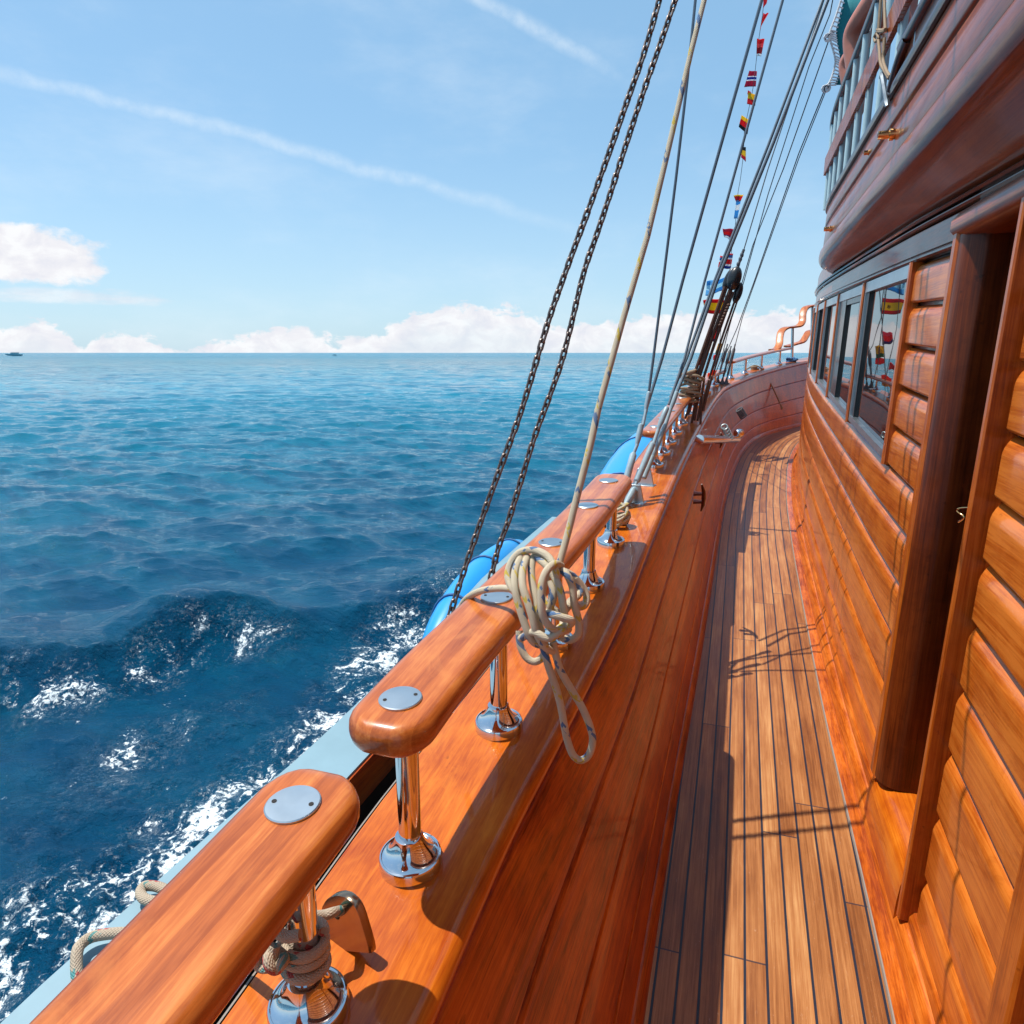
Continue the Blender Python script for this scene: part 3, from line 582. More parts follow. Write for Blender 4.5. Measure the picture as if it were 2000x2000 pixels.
for y in [2.852]+[w_[1]+.022 for w_ in wins]:
    m=MB()
    rows=[]
    for z in np.linspace(sill(y),head(y)-.004,9):
        rows.append([(XW(y,z)+.02,y-.018,z),(XW(y,z)-.016,y-.018,z),(XW(y,z)-.022,y-.010,z),(XW(y,z)-.022,y+.010,z),(XW(y,z)-.016,y+.018,z),(XW(y,z)+.02,y+.018,z)])
    m.grid(rows,closed=True,caps=True).build('window_mullion',M['cabv'],cb_)
# skirting and margin board
m=MB().grid([[(DR(Y)-.042,Y,ZD(Y)),(DR(Y)-.042,Y,ZD(Y)+.006),(DR(Y)+.003,Y,ZD(Y)+.006)] for Y in ys(-1.3,12,.1)]); m.build('margin_board',M['cab'],cb_)
m=MB().grid([[(DR(Y)-.044,Y,ZD(Y)+.0),(DR(Y)-.042,Y,ZD(Y)+.0072),(DR(Y)-.0385,Y,ZD(Y)+.0076)] for Y in ys(-1.3,12,.1)]); m.build('margin_caulk',M['grey'],cb_)
sk=lambda y0,y1: MB().grid([[(DR(Y),Y,ZD(Y)),(DR(Y)+.001,Y,ZD(Y)+.012),(DR(Y)+.006,Y,ZD(Y)+.028),(DR(Y)+.016,Y,ZD(Y)+.044),(DR(Y)+.028,Y,ZD(Y)+.054),(DR(Y)+.033,Y,ZD(Y)+.056),(DR(Y)+.034,Y,ZD(Y)+.075),(DR(Y)+.045,Y,ZD(Y)+.092),(DR(Y)+.09,Y,ZD(Y)+.10)] for Y in ys(y0,y1,.1)]).build('skirting',M['cab'],cb_,smooth=50)
sk(-1.3,12)
# door: rounded jamb, thin aft jamb, header, sill
zb=lambda Y:-1.36
def colm(prof,z0,z1,name,mt,n=14,parent=cb_,flat=30):
    rows=[]
    for z in np.linspace(z0,z1,n): rows.append([(XW(2.1,z)+x,y,z) for x,y in prof])
    return MB().grid(rows,closed=True,caps=True).build(name,M[mt],parent,smooth=flat)
arc=[(.025-.062*math.cos(R(q)),2.250-.062*math.sin(R(q))) for q in range(0,91,9)]
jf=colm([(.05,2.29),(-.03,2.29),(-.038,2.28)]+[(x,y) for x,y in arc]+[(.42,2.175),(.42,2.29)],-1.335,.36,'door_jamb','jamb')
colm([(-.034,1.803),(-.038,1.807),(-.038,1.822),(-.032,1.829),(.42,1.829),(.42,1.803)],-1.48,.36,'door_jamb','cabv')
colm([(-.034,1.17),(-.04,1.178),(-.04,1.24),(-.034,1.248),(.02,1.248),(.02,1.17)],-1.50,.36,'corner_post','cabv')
rows=[]
for Y in ys(1.79,2.30,.05):
    rows.append([(XW(Y,.35)+.42,Y,.30),(XW(Y,.35)+.02,Y,.30),(XW(Y,.35)-.03,Y,.305),(XW(Y,.35)-.05,Y,.325),(XW(Y,.35)-.05,Y,.350),(XW(Y,.35)-.03,Y,.375),(XW(Y,.35)+.02,Y,.382),(XW(Y,.35)+.42,Y,.382)])
MB().grid(rows,closed=True,caps=True).build('door_header',M['upper'],cb_,smooth=60)
rows=[]
for Y in ys(1.835,2.285,.05):
    pr=[(.42,-1.34),(.06,-1.335),(.01,-1.342),(-.025,-1.362),(-.04,-1.40),(-.045,-1.46),(-.047,-1.53),(.42,-1.53)]
    rows.append([(XW(Y,-1.4)+x,Y,z) for x,z in pr])
MB().grid(rows,closed=True,caps=True).build('door_sill',M['shelf'],cb_,smooth=60)
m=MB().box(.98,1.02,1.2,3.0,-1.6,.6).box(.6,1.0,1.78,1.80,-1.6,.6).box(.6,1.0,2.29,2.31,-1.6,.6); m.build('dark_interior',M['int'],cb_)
colm([(.02,2.302),(-.036,2.302),(-.044,2.296),(-.044,2.268),(-.036,2.258),(.02,2.262)],-1.335,.36,'lit_jamb_edge','cabv')  # brighter strip added to stand for the sunlit edge of the dark jamb
hk=smooth_path([atY(1912,992,1.86),atY(1880,992,1.90),atY(1869,997,1.92),atY(1883,1010,1.90),atY(1872,1020,1.92)],4)
m=MB().tube(hk,.0022,8); m.box(XW(1.84,0)+.03,XW(1.84,0)+.034,1.835,1.852,-.40,-.10); m.build('door_latch',M['brass'],jf)
# upper deck body
PU=smooth_path([(.47,-1.2,0),(.47,1,0),(.47,3,0),(.47,4.4,0),(.472,4.8,0),(.482,5.1,0),(.51,5.33,0),(.57,5.5,0),(.67,5.62,0),(.85,5.69,0),(1.3,5.72,0),(2.2,5.73,0)],6)
def upath(prof,i0=0,i1=None):
    P=PU[i0:i1]; rows=[]
    for i,p in enumerate(P):
        t_=(P[min(i+1,len(P)-1)]-P[max(i-1,0)]).normalized(); n=Vector((-t_.y,t_.x,0))
        rows.append([(p.x+n.x*o,p.y+n.y*o,z) for o,z in prof(p.y)])
    return rows
def zin(Y): return .43+.03*(Y-2.2)
MB().grid(upath(lambda Y:[(-.30,zin(Y)+.0),(-.105,zin(Y)+.003),(-.07,zin(Y)*.7+.535*.3),(-.03,.528),(.0,.545),(.02,.560)])).build('curved_soffit',M['soff'],cb_,smooth=50)
MB().grid(upath(lambda Y:[(.018,.556),(.028,.566),(.036,.585),(.038,.605),(.034,.628),(.026,.642),(.016,.648)])).build('rounded_edge',M['upper'],cb_,smooth=60)
for a,b_ in ((.652,.776),(.784,.893)):
    MB().grid(upath(lambda Y:[(-.01,a),(.014,a+.001),(.018,a+.006),(.016,(a+b_)/2),(.012,b_-.006),(.008,b_-.001),(-.01,b_)])).build('upper_strake',M['upper'],cb_,smooth=50)
MB().grid(upath(lambda Y:[(-.012,.56),(-.006,.90)])).build('upper_backing',M['dark'],cb_)
MB().grid(upath(lambda Y:[(-.05,.896),(.022,.896),(.028,.905),(.028,.918),(.02,.928),(-.05,.928)]),closed=True).build('upper_cap',M['dark'],cb_)
MB().grid([[(.46,Y,z) for z in(.93,.995)] for Y in ys(-1.2,2.93,.3)]).build('upper_strake',M['upper'],cb_)
m=MB().tube(smooth_path([(.455,-1.2,1.01),(.455,2.55,1.01),(.455,2.82,1.0),(.452,2.93,.965),(.452,3.02,.915)],5),.019,12); m.build('upper_cap',M['dark'],cb_)
m=MB().box(.50,3,-1.2,5.2,.57,.60); m.build('upper_floor',M['dark'],cb_)
MB().box(.95,1.0,-1.2,5.5,.6,1.42).box(.60,.95,-1.2,5.4,.98,1.02).build('bench_back',M['dark'],cb_)
# upper railing
ur=thing('railing','upper deck railing of pale pipes with a slatted wooden middle board','railing',(.47,4,.93))
hp=smooth_path([(.47,2.0,1.515),(.47,3.8,1.506),(.466,4.9,1.486),(.47,5.25,1.455),(.49,5.42,1.42),(.55,5.56,1.41),(.66,5.66,1.40),(.95,5.72,1.40)],5)
MB().tube(hp,.02,12).build('top_rail',M['dark'],ur)
for y in (2.05,2.4,2.75,3.09,3.43,3.77,4.08,4.37,4.65,4.9,5.12,5.3):
    MB().tube([(.475,y,.92),(.475,y,1.50 if y<5 else 1.47)],.0165,12).build('post',M['pipe'],ur)
for x,y in ((.50,5.42),(.58,5.56),(.70,5.65)): MB().tube([(x+.01,y-.01,.92),(x+.01,y-.01,1.41)],.0165,12).build('post',M['pipe'],ur)
m=MB(); y=1.9
while y<5.35: m.box(.448,.462,y,y+.026,1.145,1.25); y+=.031
m.box(.463,.47,1.9,5.4,1.15,1.245); m.build('slatted_board',M['cabv'],ur,smooth=20)
# ================================================================== ROPES, CHAINS, RIGGING
M['galvp']=plain('dull_steel_plate',(.34,.23,.16),.20,metal=.95,bs=14,var=.35)
M['farb']=plain('haze_paled_far_boat',(.18,.38,.46),.6)  # distance haze put into the colour of the far boats
def extend_up(P,L_):
    P=[Vector(p) for p in P]
    if P[-1].z>=P[0].z: return P+[P[-1]+(P[-1]-P[-2]).normalized()*L_]
    return [P[0]+(P[0]-P[1]).normalized()*L_]+P
def surf(px,py,a,b_):
    r=ray(px,py); return r*(a/(r.z-b_*r.y))
def seven(x,y): return 800+x/3.22,800+y/3.22
def six(x,y): return 600+x/2.76,1000+y/2.76
def strand(m,pts,ds,conv,r,u0=0):
    n=len(pts); dd=ds if hasattr(ds,'__len__') else [ds]*n
    if len(dd)!=n: dd=list(np.interp(np.linspace(0,1,n),np.linspace(0,1,len(dd)),dd))
    P=[atD(*conv(x,y),d_) for (x,y),d_ in zip(pts,dd)]
    m.tube(smooth_path(P,7),r,14,u0=u0)
m=MB(); rr=.0072
strand(m,[(1185,0),(1130,250),(1060,520),(1000,760),(945,960),(930,1010)],[1.40,1.39,1.385,1.38,1.37,1.36],seven,rr)
m.tube(extend_up([atD(x_,y_,d_) for x_,y_,d_ in ((1390,-60,1.47),(1377,-6,1.46),(1350,100,1.45),(1301,310,1.44),(1265,460,1.43),(1218,620,1.42),(1168,800,1.402)) ],2.2),[.0054,.0054,.0055,.0057,.006,.0062,.0065,.0068],14)
strand(m,[(690,1150),(650,1130),(618,1050),(640,960),(700,895),(790,885),(870,925),(915,1000),(925,1060)],[1.30,1.31,1.33,1.34,1.34,1.33,1.31,1.29,1.29],seven,rr)
strand(m,[(305,1300),(345,1205),(430,1147),(540,1125),(640,1128),(700,1150)],[1.54,1.485,1.43,1.40,1.36,1.33],seven,rr)
strand(m,[(700,930),(665,1010),(662,1120),(690,1240),(725,1350),(755,1430),(800,1475),(860,1480)],[1.34,1.31,1.285,1.275,1.27,1.27,1.28,1.30],seven,rr)
strand(m,[(740,925),(712,1010),(712,1110),(745,1220),(775,1320),(800,1410),(850,1490),(900,1520)],[1.34,1.30,1.275,1.262,1.258,1.26,1.27,1.29],seven,rr)
strand(m,[(775,930),(765,1010),(775,1110),(800,1210),(800,1300),(830,1400)],[1.34,1.32,1.30,1.285,1.28,1.29],seven,rr)
strand(m,[(780,915),(850,970),(905,1040),(945,1130),(965,1230),(975,1330),(950,1420)],[1.35,1.31,1.295,1.28,1.275,1.28,1.30],seven,rr)
strand(m,[(820,930),(880,990),(850,1090),(835,1180),(900,1250),(960,1300)],[1.37,1.35,1.33,1.32,1.31,1.31],seven,rr)
strand(m,[(955,985),(915,970),(865,1010),(832,1090),(828,1190),(838,1290),(880,1365),(930,1390),(965,1350),(960,1290)],[1.33,1.29,1.262,1.25,1.245,1.245,1.25,1.26,1.28,1.30],seven,rr)
strand(m,[(940,1000),(990,1040),(1025,1120),(1035,1220),(1060,1320),(1060,1410),(1010,1450),(950,1430)],[1.32,1.30,1.30,1.30,1.305,1.31,1.32,1.33],seven,rr)
strand(m,[(950,1010),(1010,1035),(1070,1090),(1110,1160),(1105,1225),(1060,1240),(1000,1200)],[1.35,1.36,1.37,1.37,1.36,1.35,1.34],seven,rr)
strand(m,[(1040,1060),(1075,1140),(1030,1200),(980,1260)],[1.36,1.36,1.34,1.33],seven,rr)
strand(m,[(845,1275),(900,1290),(970,1310),(1015,1325),(1010,1350),(950,1370),(900,1420)],[1.27,1.245,1.24,1.245,1.26,1.28,1.29],seven,rr)
strand(m,[(690,1390),(695,1480),(735,1560),(790,1585),(840,1550),(850,1480),(830,1420)],[1.33,1.325,1.32,1.315,1.31,1.30,1.29],seven,rr)
strand(m,[(890,1080),(905,1170),(880,1260)],[1.30,1.29,1.30],seven,rr)
strand(m,[(700,1440),(780,1400),(870,1440),(950,1400),(1000,1380)],[1.30,1.262,1.25,1.26,1.29],seven,rr)
strand(m,[(1265,700),(1300,830),(1345,960),(1372,1070),(1395,1200),(1430,1305),(1475,1338),(1520,1305),(1538,1210),(1490,1070),(1420,950),(1360,840),(1325,700)],[1.30,1.30,1.31,1.32,1.33,1.34,1.345,1.345,1.34,1.33,1.32,1.30,1.29],six,rr)
o=m.build('rope',M['rope'],smooth=80); tag(o,'thick beige rope with blue and yellow flecks coiled over the handrail and leading up','rope')
# rope knotted round the first stanchion
def b1(x,y): return 400+x/4.83,1650+y/4.83
m=MB(); rc=.0072; cx,cy_=RC(.63),.63
P=[]
z_top=atY(*b1(905,900),.62).z
for i in range(0,118):
    a=i/118*3.3*2*PI; P.append((cx+(.019+rc*.95)*math.cos(a+.5),cy_+(.019+rc*.95)*math.sin(a+.5),z_top-.002-i/118*.044-(.006 if i>85 else 0)))
m.tube(P,rc,12)
def st_(pts,Y0,r=rc): m.tube(smooth_path([atY(*b1(x,y),Y0+dy) for x,y,dy in pts],7),r,12)
st_([(1330,612,.12),(1290,620,.095),(1210,640,.07),(1120,665,.06),(1020,670,.05),(900,640,.045),(790,590,.03),(740,640,.0),(690,720,-.01),(620,790,-.02),(560,860,-.03)],.63)
st_([(900,850,-.03),(780,870,-.035),(690,830,-.035),(600,790,-.03),(550,820,-.02)],.63)
st_([(560,860,-.03),(510,960,-.04),(490,1060,-.045),(520,1140,-.045),(600,1150,-.045),(640,1060,-.04),(660,950,-.035)],.63)
st_([(640,960,-.03),(600,1060,-.045),(620,1150,-.05),(680,1170,-.045),(740,1100,-.04),(760,1040,-.02)],.63)
st_([(560,850,.0),(470,920,.0),(380,1010,.01),(300,1100,.02),(200,1150,.03),(60,1190,.06)],.63)
o=m.build('rope',M['rope2'],smooth=80); tag(o,'beige rope with red and teal flecks knotted round the nearest stanchion','rope')
def fr(x,y): return x/1.932,1400+y/1.932
for pts,lab in (([(640,660),(590,640),(545,640),(530,665),(550,690),(600,700)],'beige rope end looped over the pale ledge, the upper of two there'),
                ([(480,815),(420,818),(350,830),(310,855),(292,885),(285,930),(290,990)],'dark wet-looking rope drooping over the pale ledge at lower left'),):
    m=MB(); zz=-.955+.0674*.6
    P=[]
    for x,y in pts:
        q=surf(*fr(x,y),-.946+.022,.0674); P.append(q)
    if len(pts)==7: P[-1].z-=.03; P[-2].z-=.012
    m.tube(smooth_path(P,7),.0085,12); o=m.build('rope',M['rope2'],smooth=80); tag(o,lab,'rope')
# padeye by the nearest stanchion
pb=surf(684,1852,-.896,.0674)
t_=thing('padeye','polished steel padeye plate with a hole, the rope running through it','padeye',pb)
fx=Vector((.93,-.30,0)).normalized(); fz=Vector((0,0,1)); fn=fx.cross(fz).normalized()
def pl(px,py): 
    r=ray(px,py); k=pb.dot(fn)/r.dot(fn); return r*k
out_=[pl(*b1(x,y)) for x,y in ((1150,945),(1128,640),(1135,560),(1170,500),(1230,460),(1290,447),(1360,465),(1420,510),(1470,580),(1500,660),(1560,860),(1600,1005),(1380,985))]
hc=pl(*b1(1268,625)); hr=.0088
def ringplate(outer,hc,hr,n,th,name,mt,parent):
    N=48; ang=[2*PI*i/N for i in range(N)]
    def hit(a):
        dv=fx*math.cos(a)+fz*math.sin(a); best=0
        for i in range(len(outer)):
            p,q=outer[i]-hc,outer[(i+1)%len(outer)]-hc; px_,pz=p.dot(fx),p.z; qx,qz=q.dot(fx),q.z; dx_,dz_=math.cos(a),math.sin(a)
            den=dx_*(qz-pz)-dz_*(qx-px_)
            if abs(den)<1e-12: continue
            s_=(px_*(qz-pz)-pz*(qx-px_))/den; u_=(px_*dz_-pz*dx_)/den
            if -1e-6<=u_<=1+1e-6 and s_>best: best=s_
        return hc+dv*best
    O=[hit(a) for a in ang]; I=[hc+fx*hr*math.cos(a)+fz*hr*math.sin(a) for a in ang]
    ins=lambda p,k:hc+(p-hc)*k
    rows=[[p-n*th for p in I],[ins(p,.97)-n*th for p in O],[p-n*th*.6 for p in O],[p+n*th*.6 for p in O],[ins(p,.97)+n*th for p in O],[p+n*th for p in I],[p-n*th for p in I]]
    return MB().grid(rows,closed=True).build(name,M[mt],parent,smooth=35)
ringplate(out_,hc,hr,fn,.0065,'plate','galvp',t_)
# chains
def chain(px,ds,label,pitch=.0262,wr=.0040):
    P=extend_up(smooth_path([atD(x,y,d_) for (x,y),d_ in zip(px,ds)],30),1.3); m=MB(); acc=0; i=0; pos_=P[0]; k=0
    L_=[0]
    for a,b_ in zip(P[:-1],P[1:]): L_.append(L_[-1]+(b_-a).length)
    L_=np.array(L_); A=np.array([list(p) for p in P])
    def pa(s_): return Vector([float(np.interp(s_,L_,A[:,j])) for j in range(3)])
    s_=0
    while s_<L_[-1]-pitch:
        c=pa(s_+pitch/2); tt=(pa(s_+pitch)-pa(s_)).normalized(); side=tt.cross(Vector((.3,-.95,.1))).normalized(); oth=tt.cross(side)
        rot=R(40+random.uniform(-9,9)) if k%2 else R(-50+random.uniform(-9,9)); n=side*math.cos(rot)+oth*math.sin(rot)
        hl=pitch/2+wr*.9-.0078+.0005; rad=.0078; pts=[]
        for q in range(0,181,30): pts.append(c+tt*(hl+rad*math.sin(R(q)))+n*rad*math.cos(R(q)))
        for q in range(180,361,30): pts.append(c+tt*(-hl+rad*math.sin(R(q)))+n*rad*math.cos(R(q)))
        m.tube(pts,wr,7,closed=True); s_+=pitch; k+=1
    o=m.build('chain',M['chain'],smooth=60); return tag(o,label,'chain','chains rising past the handrail')
K=1.0352
chain([(838*K,1195*K),(868*K,1100*K),(905*K,990*K),(945*K,880*K),(985*K,770*K),(1035*K,605*K),(1070*K,505*K),(1105*K,410*K),(1145*K,300*K),(1180*K,200*K),(1215*K,100*K),(1248*K,-15)],[2.12]*3+[2.1]*9,'left rusty steel chain, standing clear outboard of the handrail')
chain([(922*K,1108*K),(940*K,1035*K),(960*K,980*K),(985*K,900*K),(1010*K,820*K),(1060*K,680*K),(1100*K,520*K),(1125*K,445*K),(1150*K,370*K),(1182*K,270*K),(1215*K,170*K),(1245*K,85*K),(1279*K,-15)],[2.18]*13,'right rusty steel chain, meeting the handrail just behind the rope coil')
# shrouds with turnbuckles
def tubepx(m,pts,Ys_,r,n=10):
    yy=list(np.interp(np.linspace(0,1,len(pts)),np.linspace(0,1,len(Ys_)),Ys_)); m.tube(extend_up([atY(x,y,q) for (x,y),q in zip(pts,yy)],3.5 if min(y for x,y in pts)<0 else .01),r,n)
def shroud(wires,parts,label,loc):
    t_=thing('shroud',label,'shroud',loc,'wire shrouds')
    for pts,Yr,r in wires: m=MB(); tubepx(m,pts,Yr,r); m.build('wire',M['wire'],t_)
    for nm,p0,p1,Yr,r,kind in parts:
        a=atY(*p0,Yr[0]); b_=atY(*p1,Yr[1]); d_=(b_-a); n=7
        if kind=='body': rs=[r*.55,r,r,r*1.05,r,r,r*.55]; ts=[0,.04,.3,.5,.7,.96,1]
        elif kind=='term': rs=[r*.6,r*.95,r,r,r*.8,r*.6,r*.5]; ts=[0,.05,.3,.6,.8,.95,1]
        else: rs=[r]*7; ts=[0,.1,.3,.5,.7,.9,1]
        MB().tube([a+d_*q for q in ts],rs,12).build(nm,M['galv'],t_)
    return t_
shroud([([(1359,-8),(1342,160),(1320,350),(1295,550),(1276,700),(1262,805)],(3.45,3.2),.0062),([(1490,-8),(1333,550),(1293,700),(1262,800),(1252,838)],(3.6,3.2),.0072)],
 [('upper_terminal',(1268,765),(1260,806),(3.2,3.17),.011,'term'),('screw',(1262,800),(1256,830),(3.17,3.14),.007,'rod'),('upper_terminal',(1253,828),(1243,872),(3.15,3.10),.0135,'term'),('screw',(1245,868),(1236,890),(3.10,3.08),.0075,'rod'),('turnbuckle',(1238,884),(1210,985),(3.08,2.95),.0155,'body')],
 'shroud with two wires meeting at a pale turnbuckle, nearest the handrail end',atY(1210,985,2.95))
shroud([([(1531,-8),(1376,550),(1337,700),(1306,790)],(3.8,3.3),.0062)],
 [('upper_terminal',(1303,795),(1284,842),(3.3,3.24),.013,'term'),('screw',(1287,835),(1276,868),(3.25,3.2),.0085,'rod'),('turnbuckle',(1276,864),(1243,942),(3.2,3.1),.0145,'body'),('screw',(1244,940),(1237,960),(3.1,3.07),.007,'rod'),('lower_terminal',(1238,956),(1221,990),(3.07,3.0),.0165,'body')],
 'single wire shroud with a long turnbuckle and a fat pale lower jaw',atY(1221,990,3.0))
shroud([([(1620,-8),(1510,280),(1400,550),(1349,700),(1321,768)],(4.2,3.5),.0085),([(1610,-8),(1500,285),(1395,550),(1341,700),(1310,775)],(4.22,3.55),.0072)],
 [('upper_terminal',(1322,765),(1309,802),(3.45,3.4),.012,'term'),('screw',(1310,798),(1298,835),(3.4,3.35),.009,'rod'),('turnbuckle',(1300,828),(1272,898),(3.35,3.25),.012,'body'),('lower_terminal',(1275,890),(1257,935),(3.25,3.18),.0125,'body')],
 'thick twin wire shroud passing just left of the black block',atY(1257,935,3.18))
for (px,py),lab in (((1248,982),'steel chainplate under the fat lower jaw, nearer of the two on the capping board'),((1268,948),'steel chainplate behind, farther of the two on the capping board')):
    q=surf(px,py,-.8535,.0626); m=MB(); z=q.z; v=[(-.055,0),(.055,0),(.035,.085),(-.03,.085)]
    Mx=Matrix.Translation((q.x-.03,q.y,z-.002))@Matrix.Rotation(R(-8),4,'Z')
    rows=[[Mx@Vector((x,y,zz)) for x,zz in v] for y in(-.006,.006)]; m.grid(rows,closed=True,caps=True)
    m.box(-.06,.06,-.03,.03,0,.006,Mx); o=m.build('chainplate',M['steel2'],smooth=20,bevel=.002); tag(o,lab,'chainplate','chainplates')
# thin stays
thin=[([(1453,487),(1500,330),(1560,150),(1612,-8)],(5.6,5.9),.0042,'dark stay running up from the chain of the black block'),
 ([(1345,800),(1390,730),(1450,560),(1500,380),(1580,130),(1621,28),(1628,-8)],(7.9,6.6),.0045,'thin stay just right of the black block'),
 ([(1400,748),(1414,700),(1440,640),(1473,550),(1560,300),(1612,172)],(8.2,5.3),.0042,'thin cord ending at the lower knot of the teal canvas'),
 ([(1372,770),(1395,735),(1409,700),(1424,640),(1470,480),(1530,330),(1621,72)],(8.0,5.3),.0040,'thin cord ending at the upper knot of the teal canvas'),
 ([(1409,748),(1430,695),(1437,670),(1450,620),(1482,530),(1560,310),(1612,180)],(8.5,5.4),.0036,'faintest thin cord, rightmost of the rigging')]
for pts,Yr,r,lab in thin:
    m=MB(); tubepx(m,pts,Yr,r,8); o=m.build('stay',M['thin'],smooth=80); tag(o,lab,'stay','thin stays')
for (a,b_,lab) in (((1421,672),(1402,740),'small dark rigging screw, left of the three by the bow rail'),((1428,676),(1411,742),'small dark rigging screw, middle of the three by the bow rail'),((1436,672),(1419,742),'small dark rigging screw, right of the three by the bow rail')):
    A=atY(*a,8.3); B=atY(*b_,8.2); m=MB(); m.tube([A,A.lerp(B,.1),A.lerp(B,.15),A.lerp(B,.5),A.lerp(B,.55),A.lerp(B,.85),A.lerp(B,.9),B],[.008,.008,.017,.017,.010,.012,.006,.014],8)
    q=B; m.tube([q,q+Vector((0,0,-.05))],[.012,.035],6); o=m.build('rigging_screw',M['thin']); tag(o,lab,'rigging screw','rigging screws by the bow rail')
# tackle with blocks
t_=thing('tackle','brown rope tackle with two black blocks lashed to the distant handrail','tackle',atY(1340,790,5.3))
Yt=5.5
m=MB(); m.ell(atY(1434,544,Yt),(.05,.045,.085),M_=Matrix.Rotation(R(14),4,'Y')); m.ell(atY(1424,545,Yt+.03),(.035,.03,.085),M_=Matrix.Rotation(R(22),4,'Y')); m.build('block',M['black'],t_)
m=MB(); m.ell(atY(1441,572,Yt+.05),(.032,.03,.075),M_=Matrix.Rotation(R(14),4,'Y')); m.build('block',M['black'],t_)
m=MB().tube(smooth_path([atY(x,y,Yt) for x,y in((1453,487),(1448,500),(1444,512),(1440,526))],3),.010,8)
for x,y in ((1449,498),(1446,506),(1442,516),(1440,524)): m.ell(atY(x,y,Yt),(.013,.013,.02))
m.build('shackle_chain',M['thin'],t_)
m=MB()
for (x0,y0),(x1,y1),r in (((1416,560),(1352,742),.012),((1426,566),(1366,735),.013),((1432,570),(1376,730),.009),((1436,585),(1385,740),.008),((1420,562),(1360,740),.008),((1428,568),(1345,770),.010),((1440,588),(1392,735),.006),((1430,560),(1372,745),.010)):
    m.tube(smooth_path([atY(x0,y0,Yt),atY((x0+x1)/2+random.uniform(-2,2),(y0+y1)/2,Yt),atY(x1,y1,Yt)],5),r,8)
for i in range(7):
    m.tube(smooth_path([atY(1352+i*6+random.uniform(-4,4),738+random.uniform(-5,5),5.4+random.uniform(-.05,.05)),atY(1346+i*5,790+random.uniform(-8,12),5.4),atY(1338+i*6,815+random.uniform(-14,16),5.4)],5),.009,8)
for i in range(8): m.ell(atY(1423-i*2.4,596+i*5.6,Yt-.02),(.014,.014,.012),8,6)
m.build('fall',M['brownrope'],t_)
m=MB()
for i in range(11):
    c=Vector(atY(1352+random.uniform(-13,9),728+i*5.2,5.35)); P=[c+Vector((.055*math.cos(a)+random.uniform(-.006,.006),.03*math.sin(a),.018*math.cos(a+i)+random.uniform(-.005,.005))) for a in np.linspace(0,2*PI,11)[:-1]]
    m.tube(P,.010,8,closed=True)
m.build('lashing',M['tan'],t_)
# small coil at the foot of the last stanchion of the second rail
m=MB(); q=surf(1200,1030,-.8535,.0626)
for i in range(9):
    c=q+Vector((random.uniform(-.02,.03),random.uniform(-.01,.03),.018+i*.006)); a0=random.uniform(0,6); e1=random.uniform(.045,.065); e2=random.uniform(.02,.034)
    m.tube([c+Vector((e1*math.cos(a),.03*math.sin(a),e2*math.sin(a+a0))) for a in np.linspace(0,2*PI,17)[:-1]],.0068,10,closed=True)
o=m.build('rope_coil',M['rope'],smooth=80); tag(o,'small heap of beige rope behind the last stanchion of the second handrail','rope coil')
# rope hanging from bow rail and blue knot
m=MB().tube(smooth_path([atY(x,y,10.1) for x,y in((1450,727),(1462,719),(1474,714),(1486,719),(1496,732),(1508,755),(1518,776),(1527,796))],5),.009,8)
for i in range(4): c=atY(1473,717+i*2.5,10.1); m.tube([c+Vector((.035*math.cos(a),.035*math.sin(a),.004*math.sin(a*2))) for a in np.linspace(0,2*PI,13)[:-1]],.011,8,closed=True)
m.ell(atY(1527,797,10.1),(.016,.016,.02)); o=m.build('rope',M['tan'],smooth=80); tag(o,'thin tan cord tied to a bow stanchion, its knotted end hanging inside the bulwark','rope')
m=MB()
for i in range(5): c=atY(1546+random.uniform(-4,4),701+i*1.4,11.5); m.tube([c+Vector((.06*math.cos(a)+random.uniform(-.01,.01),.04*math.sin(a),.015*math.sin(a*2+i))) for a in np.linspace(0,2*PI,11)[:-1]],.014,8,closed=True)
o=m.build('rope',M['bluerope'],smooth=80); tag(o,'dark blue rope bundled at the foot of the tall bow stanchion','rope')
# cleats and pole on the bulwark
def cleat(px,py,Y,L_,label,ang):
    c=atY(px,py,Y); Mx=Matrix.Translation(c)@Matrix.Rotation(R(ang),4,'X'); m=MB()
    m.tube([Mx@Vector((.02,-L_,0)),Mx@Vector((.03,-L_*.5,0)),Mx@Vector((.032,0,0)),Mx@Vector((.03,L_*.5,0)),Mx@Vector((.02,L_,0))],[.004,.010,.012,.010,.004],10)
    for s_ in(-1,1): m.tube([Mx@Vector((-.02,s_*L_*.3,0)),Mx@Vector((.03,s_*L_*.3,0))],[.014,.008],8)
    o=m.build('cleat',M['dark']); tag(o,label,'cleat','cleats on the bulwark')
cleat(1362,972,3.62,.10,'dark wooden cleat on the bulwark, nearest the camera',-55)
cleat(1402,860,5.9,.09,'dark cleat just under the steel pole',-50)
t_=thing('pole','polished steel pole fixed along the inside of the bulwark, glinting in the sun','pole',atY(1415,857,6.4))
A,B=atY(1366,858,4.9),atY(1440,858,6.9)
MB().tube([A,A.lerp(B,.5),B],.032,20).build('tube',M['steel'],t_)
m=MB().ell(atY(1443,846,6.9),(.05,.05,.042)); m.build('end_cap',M['steel'],t_)
m=MB()
for i in range(5):
    c=atY(1415+i*2.6,834+i*5,6.3); m.tube([c+Vector((.026*math.cos(a),.01*math.sin(a),.022*math.sin(a))) for a in np.linspace(0,2*PI,13)[:-1]],.007,8,closed=True)
m.build('shackle',M['galv'],t_)
m=MB()
for i in range(6):
    c=atY(1444+i*1.7,800+i*2.8,7.3); m.tube([c+Vector((.028*math.cos(a),.008*math.sin(a),.012*math.sin(a)+.018*math.cos(a))) for a in np.linspace(0,2*PI,13)[:-1]],.007,8,closed=True)
